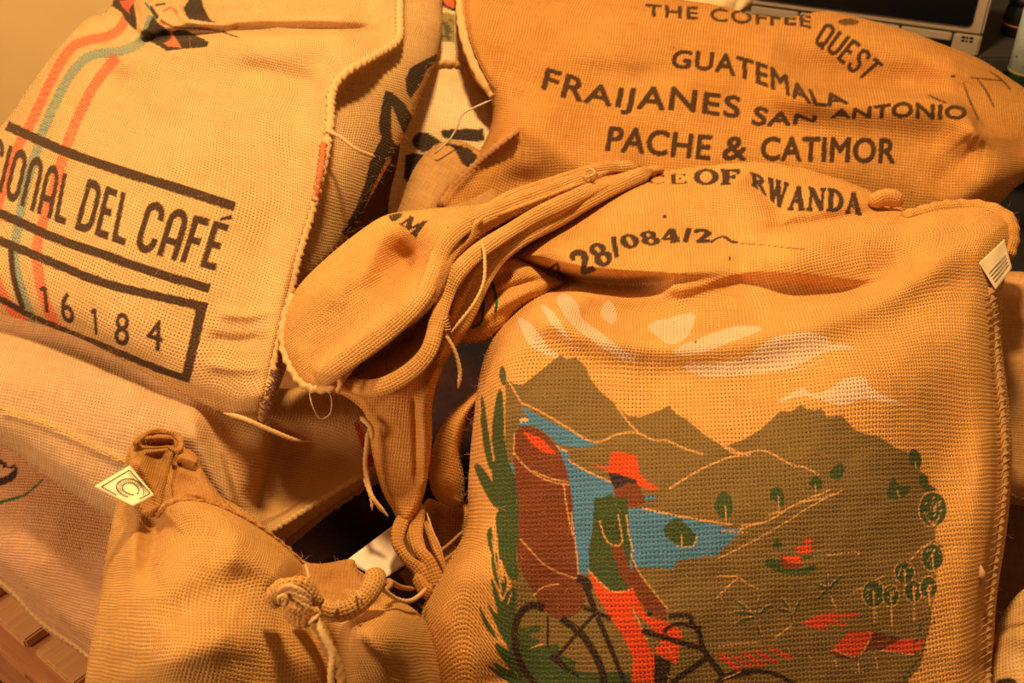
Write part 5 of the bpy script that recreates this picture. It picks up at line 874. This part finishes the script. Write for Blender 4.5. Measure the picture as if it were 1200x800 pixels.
# ------------------------------------------------------------------ sacks, scraps and a dark filler in the gaps
fJ = Field([(1120, 330), (1180, 318), (1230, 330), (1300, 400), (1310, 520), (1250, 585), (1196, 592), (1150, 570), (1110, 450)], [(1180, 340, 1.72), (1180, 450, 1.62), (1190, 570, 1.60), (1290, 460, 1.68), (1240, 400, 1.64)], 0.08, 40, [], 0.002, 36, seed=91)
M_J = burlap('right_sack_burlap', (0.66, 0.36, 0.15), 0.0034, 0.1, 0.5, False, None, 0.2, px=0.6)
sJ = cloth('jute_sack', fJ, M_J, 2.2, 5, 0.10, None, None, 160, 0.005); tag(sJ, 'plain orange sack behind the right edge of the landscape sack', 'sack')
tube('bottom_seam', onto(fJ, [(1150, 560), (1175, 574), (1200, 583), (1240, 574)], 0.002), 0.0035, M_YARN_D, sJ, twist=90, tamp=0.3)
fK = Field([(1150, 800), (1166, 745), (1180, 712), (1210, 684), (1280, 670), (1350, 760), (1340, 900), (1180, 930), (1140, 870)], [(1180, 740, 1.38), (1200, 800, 1.33), (1300, 750, 1.36), (1200, 900, 1.34)], 0.06, 34, [('line', [(1160, 742), (1180, 738), (1210, 732), (1260, 728)], 4, 4, -0.006, 0.1), ('line', [(1160, 752), (1190, 745), (1260, 738)], 12, 5, 0.008, 0.1)], 0.0015, 30, seed=93)
c = Canvas(1140, 760, 1240, 850, 2); c.frame(0, 0, 1); c.poly([(1166, 800), (1178, 794), (1190, 797), (1196, 812), (1180, 830), (1164, 820)], BLACK, sm=3)
M_K = burlap('golden_corner_burlap', (0.74, 0.46, 0.20), 0.0055, 0.5, 0.8, True, None, 0.2)
sK = cloth('jute_sack', fK, M_K, 1.8, -8, 0.08, None, c, 200, 0.005); tag(sK, 'golden sack corner poking in at the bottom right', 'sack')
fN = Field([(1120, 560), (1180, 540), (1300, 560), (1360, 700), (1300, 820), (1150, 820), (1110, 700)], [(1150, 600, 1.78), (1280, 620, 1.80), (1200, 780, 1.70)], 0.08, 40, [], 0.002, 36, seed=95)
sN = cloth('jute_sack', fN, M_DK, 2.6, 5, 0.08); tag(sN, 'dark filler sack added for the shadow between the right edge sack and the corner sack', 'sack')  # added to darken the empty gap, shade is in its dark burlap colour
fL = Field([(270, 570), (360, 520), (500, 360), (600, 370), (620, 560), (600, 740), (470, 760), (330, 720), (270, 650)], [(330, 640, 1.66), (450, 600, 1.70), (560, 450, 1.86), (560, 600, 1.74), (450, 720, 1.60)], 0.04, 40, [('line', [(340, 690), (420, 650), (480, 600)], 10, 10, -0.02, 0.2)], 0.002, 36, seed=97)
M_L = burlap('shade_painted_red_burlap', (0.05, 0.018, 0.016), 0.004, 0.2, 0.5, False, (0.012, 0.012, 0.018), 0.1)  # near-black tones paint in the shade of the hollow over the red
sL = cloth('jute_sack', fL, M_L, 2.4, -20, 0.03); tag(sL, 'red-brown sack coloured near black for the shade of the hollow behind the small tied sack', 'sack')
pp = sheet('paper_sheet', [(405, 657, 1.40), (470, 608, 1.46), (500, 645, 1.45), (447, 680, 1.39)], M_PAPER2, None, wob=0.0015); tag(pp, 'blank white sheet of paper tucked behind the small tied sack', 'paper')
M_CARD = plain('kraft_card', (0.30, 0.17, 0.07), 0.8, 0.2, 0.15, 30, 0.1)
cdb = sheet('printed_card', [(468, 672, 1.52), (492, 650, 1.55), (520, 655, 1.55), (480, 690, 1.50)], M_CARD, None, th=0.004); tag(cdb, 'small kraft card with green print right of the white sheet', 'card')
for i in range(3):
    q = P([476+i*5, 484+i*5], [668-i*3, 662-i*3], np.array([1.514, 1.522])); tube('green_mark', np.array([q[0], (q[0]+q[1])/2+np.array([0, 0, .002]), q[1]]), 0.0010, plain('green_ink', (0.03, 0.12, 0.06)), cdb, ns=5)

# ------------------------------------------------------------------ table, terminal and bottles behind
M_TABLE = plain('dark_grey_table', (0.055, 0.048, 0.045), 0.55, 0.4, 0.15, 20, 0.05); M_BEIGE = plain('beige_plastic', (0.50, 0.40, 0.30), 0.5, 0.4, 0.04, 40, 0.02); M_SCREEN = plain('black_glass', (0.006, 0.007, 0.009), 0.15, 0.5, 0.0, 10, 0.0); M_BLK = plain('black_plastic', (0.012, 0.011, 0.012), 0.4, 0.4, 0.1)
TZ = 0.47
tb = empty('low_table', (1.35, 3.1, 0)); tag(tb, 'dark grey table behind the sacks at the top right', 'table')
def tadd(name, c_, s_, m_, bev=0.006): o = box(name, (c_[0]-1.35, c_[1]-3.1, c_[2]), s_, m_, tb, bev=bev); return o
tadd('tabletop', (1.35, 3.1, TZ-0.02), (1.7, 1.1, 0.04), M_TABLE)
for sx in (-1, 1):
    for sy in (-1, 1): tadd('leg', (1.35+sx*0.78, 3.1+sy*0.48, (TZ-0.04)/2), (0.06, 0.06, TZ-0.04), M_TABLE)
def frame_at(name, px, py, z, rz): p = P_z(px, py, z); return empty(name, tuple(p)), p
R0 = P_z(1145, 67, TZ); rzm = math.atan2(-0.38, 0.925)
mo = empty('monitor', tuple(R0)); mo.rotation_euler = (0, 0, rzm); tag(mo, 'black screened monitor in a beige frame standing on the dark table', 'monitor')
def madd(name, s0, s1, z0, z1, y0, y1, m_, bev=0.004):
    o = box(name, (-(s0+s1)/2, (y0+y1)/2, (z0+z1)/2), (s1-s0, y1-y0, z1-z0), m_, mo, bev=bev); return o
madd('beige_frame', 0, 0.56, 0.050, 0.40, 0.0, 0.035, M_BEIGE, 0.006)
madd('foot', 0, 0.062, 0.0, 0.0495, 0.0, 0.035, M_BEIGE, 0.004)
for a in (0.066, 0.186, 0.306, 0.426): madd('lower_bar', a, a+0.116, 0.028, 0.049, 0.002, 0.022, M_BEIGE, 0.003)
madd('foot', 0.50, 0.56, 0.0, 0.0275, 0.0, 0.035, M_BEIGE, 0.003)
import bmesh
def rounded_plate(name, w_, h_, r_, t_, m_, parent, loc):
    bm = bmesh.new(); pts = []
    for cx, cy, a0 in ((w_/2-r_, h_/2-r_, 0), (-w_/2+r_, h_/2-r_, 90), (-w_/2+r_, -h_/2+r_, 180), (w_/2-r_, -h_/2+r_, 270)):
        for k in range(7): a = math.radians(a0+k*15); pts.append((cx+r_*math.cos(a), cy+r_*math.sin(a)))
    f = [bm.verts.new((x, 0, y)) for x, y in pts]; b = [bm.verts.new((x, t_, y)) for x, y in pts]; n = len(pts)
    bm.faces.new(f[::-1]) if False else bm.faces.new(f); bm.faces.new(b[::-1])
    for i in range(n): bm.faces.new([f[i], b[i], b[(i+1) % n], f[(i+1) % n]])
    bmesh.ops.recalc_face_normals(bm, faces=bm.faces); me = bpy.data.meshes.new(name); bm.to_mesh(me); bm.free(); me.materials.append(m_)
    o = bpy.data.objects.new(name, me); COL.objects.link(o); o.parent = parent; o.location = loc; return o
rounded_plate('screen', 0.51, 0.325, 0.014, 0.004, M_SCREEN, mo, (-0.283, -0.004, 0.232))
for i, (a, b) in enumerate(((0.018, 0.026), (0.029, 0.034), (0.036, 0.044))):
    madd('label_mark', a, b, 0.040, 0.046, -0.0006, 0.0, M_BLK, 0); madd('label_mark', a, b-0.001, 0.032, 0.037, -0.0006, 0.0, M_BLK, 0)
def lathe(name, prof, m_, parent, loc=(0, 0, 0), n=32):
    V = []; Q = []
    for r_, z_ in prof:
        for k in range(n): a = 2*math.pi*k/n; V.append((r_*math.cos(a), r_*math.sin(a), z_))
    for i in range(len(prof)-1):
        for k in range(n): Q.append([i*n+k, i*n+(k+1) % n, (i+1)*n+(k+1) % n, (i+1)*n+k])
    o = mesh_np(name, np.array(V), np.array(Q), m_, parent, np.zeros((len(V), 2))); o.location = loc; return o
M_GREEN = plain('green_glass', (0.03, 0.09, 0.02), 0.12, 0.6, 0.1, 10, 0.0); M_LABEL = plain('pale_blue_label', (0.38, 0.46, 0.44), 0.6, 0.3, 0.14, 50, 0.02)
bp_ = P_z(1198, 104, TZ); bo = empty('glass_bottle', tuple(bp_)); tag(bo, 'green glass bottle with pale blue label at the right edge', 'bottle')
lathe('glass_body', [(0.0005, 0.0), (0.036, 0.0), (0.040, 0.004), (0.040, 0.19), (0.036, 0.215), (0.022, 0.245), (0.015, 0.27), (0.015, 0.31), (0.0005, 0.31)], M_GREEN, bo)
lathe('label', [(0.0403, 0.042), (0.0409, 0.0425), (0.0409, 0.178), (0.0403, 0.1785)], M_LABEL, bo)
lathe('cap', [(0.0165, 0.295), (0.0170, 0.297), (0.0170, 0.318), (0.0160, 0.32), (0.0005, 0.32)], M_BLK, bo)
for k in range(7):     # tiny label print
    a = math.radians(200+k*9); z_ = 0.08+0.012*((k*5) % 7); o = box('label_mark', (0.0408*math.cos(a), 0.0408*math.sin(a), z_), (0.0008, 0.006, 0.004), M_INKG, bo, rz=a, bev=0)
lathe('label_edge', [(0.0409, 0.043), (0.0413, 0.044), (0.0413, 0.047), (0.0409, 0.048)], plain('label_gold', (0.45, 0.28, 0.14)), bo)
bb = P_z(1210, 135, TZ); bx_ = box('small_box', (bb[0], bb[1], TZ+0.035), (0.06, 0.03, 0.07), M_BLK, None, rz=-0.3); tag(bx_, 'small black box in front of the green bottle', 'box')
jp = P_z(1190, 40, TZ); jo = empty('round_jar', tuple(jp)); tag(jo, 'round black jar between the monitor and the bottle', 'jar')
lathe('jar_body', [(0.0005, 0), (0.030, 0), (0.036, 0.006), (0.038, 0.03), (0.036, 0.06), (0.030, 0.075)], M_BLK, jo); lathe('jar_lid', [(0.031, 0.0755), (0.033, 0.077), (0.033, 0.092), (0.030, 0.095), (0.0005, 0.095)], M_BLK, jo)
lathe('copper_ring', [(0.0385, 0.028), (0.0395, 0.03), (0.0385, 0.032)], plain('copper', (0.6, 0.22, 0.08), 0.4, 0.5), jo)
fQ = Field([(700, -70), (790, -50), (860, -30), (884, -8), (876, 12), (850, 22), (800, 20), (720, 10), (680, -20)], [(720, -20, 2.35), (860, 0, 2.30), (800, -40, 2.40), (800, 10, 2.30)], 0.06, 22, [('line', [(860, -20), (850, 0), (840, 16)], 6, 6, 0.012, 0.2), ('line', [(872, -20), (866, 0), (858, 16)], 4, 4, -0.012, 0.2)], 0.002, 20, seed=99)
sQ = cloth('crumpled_sack', fQ, M_I, 2.2, 20, 0.06, None); tag(sQ, 'crumpled pale sack just showing above the letters THE COFFEE', 'sack')
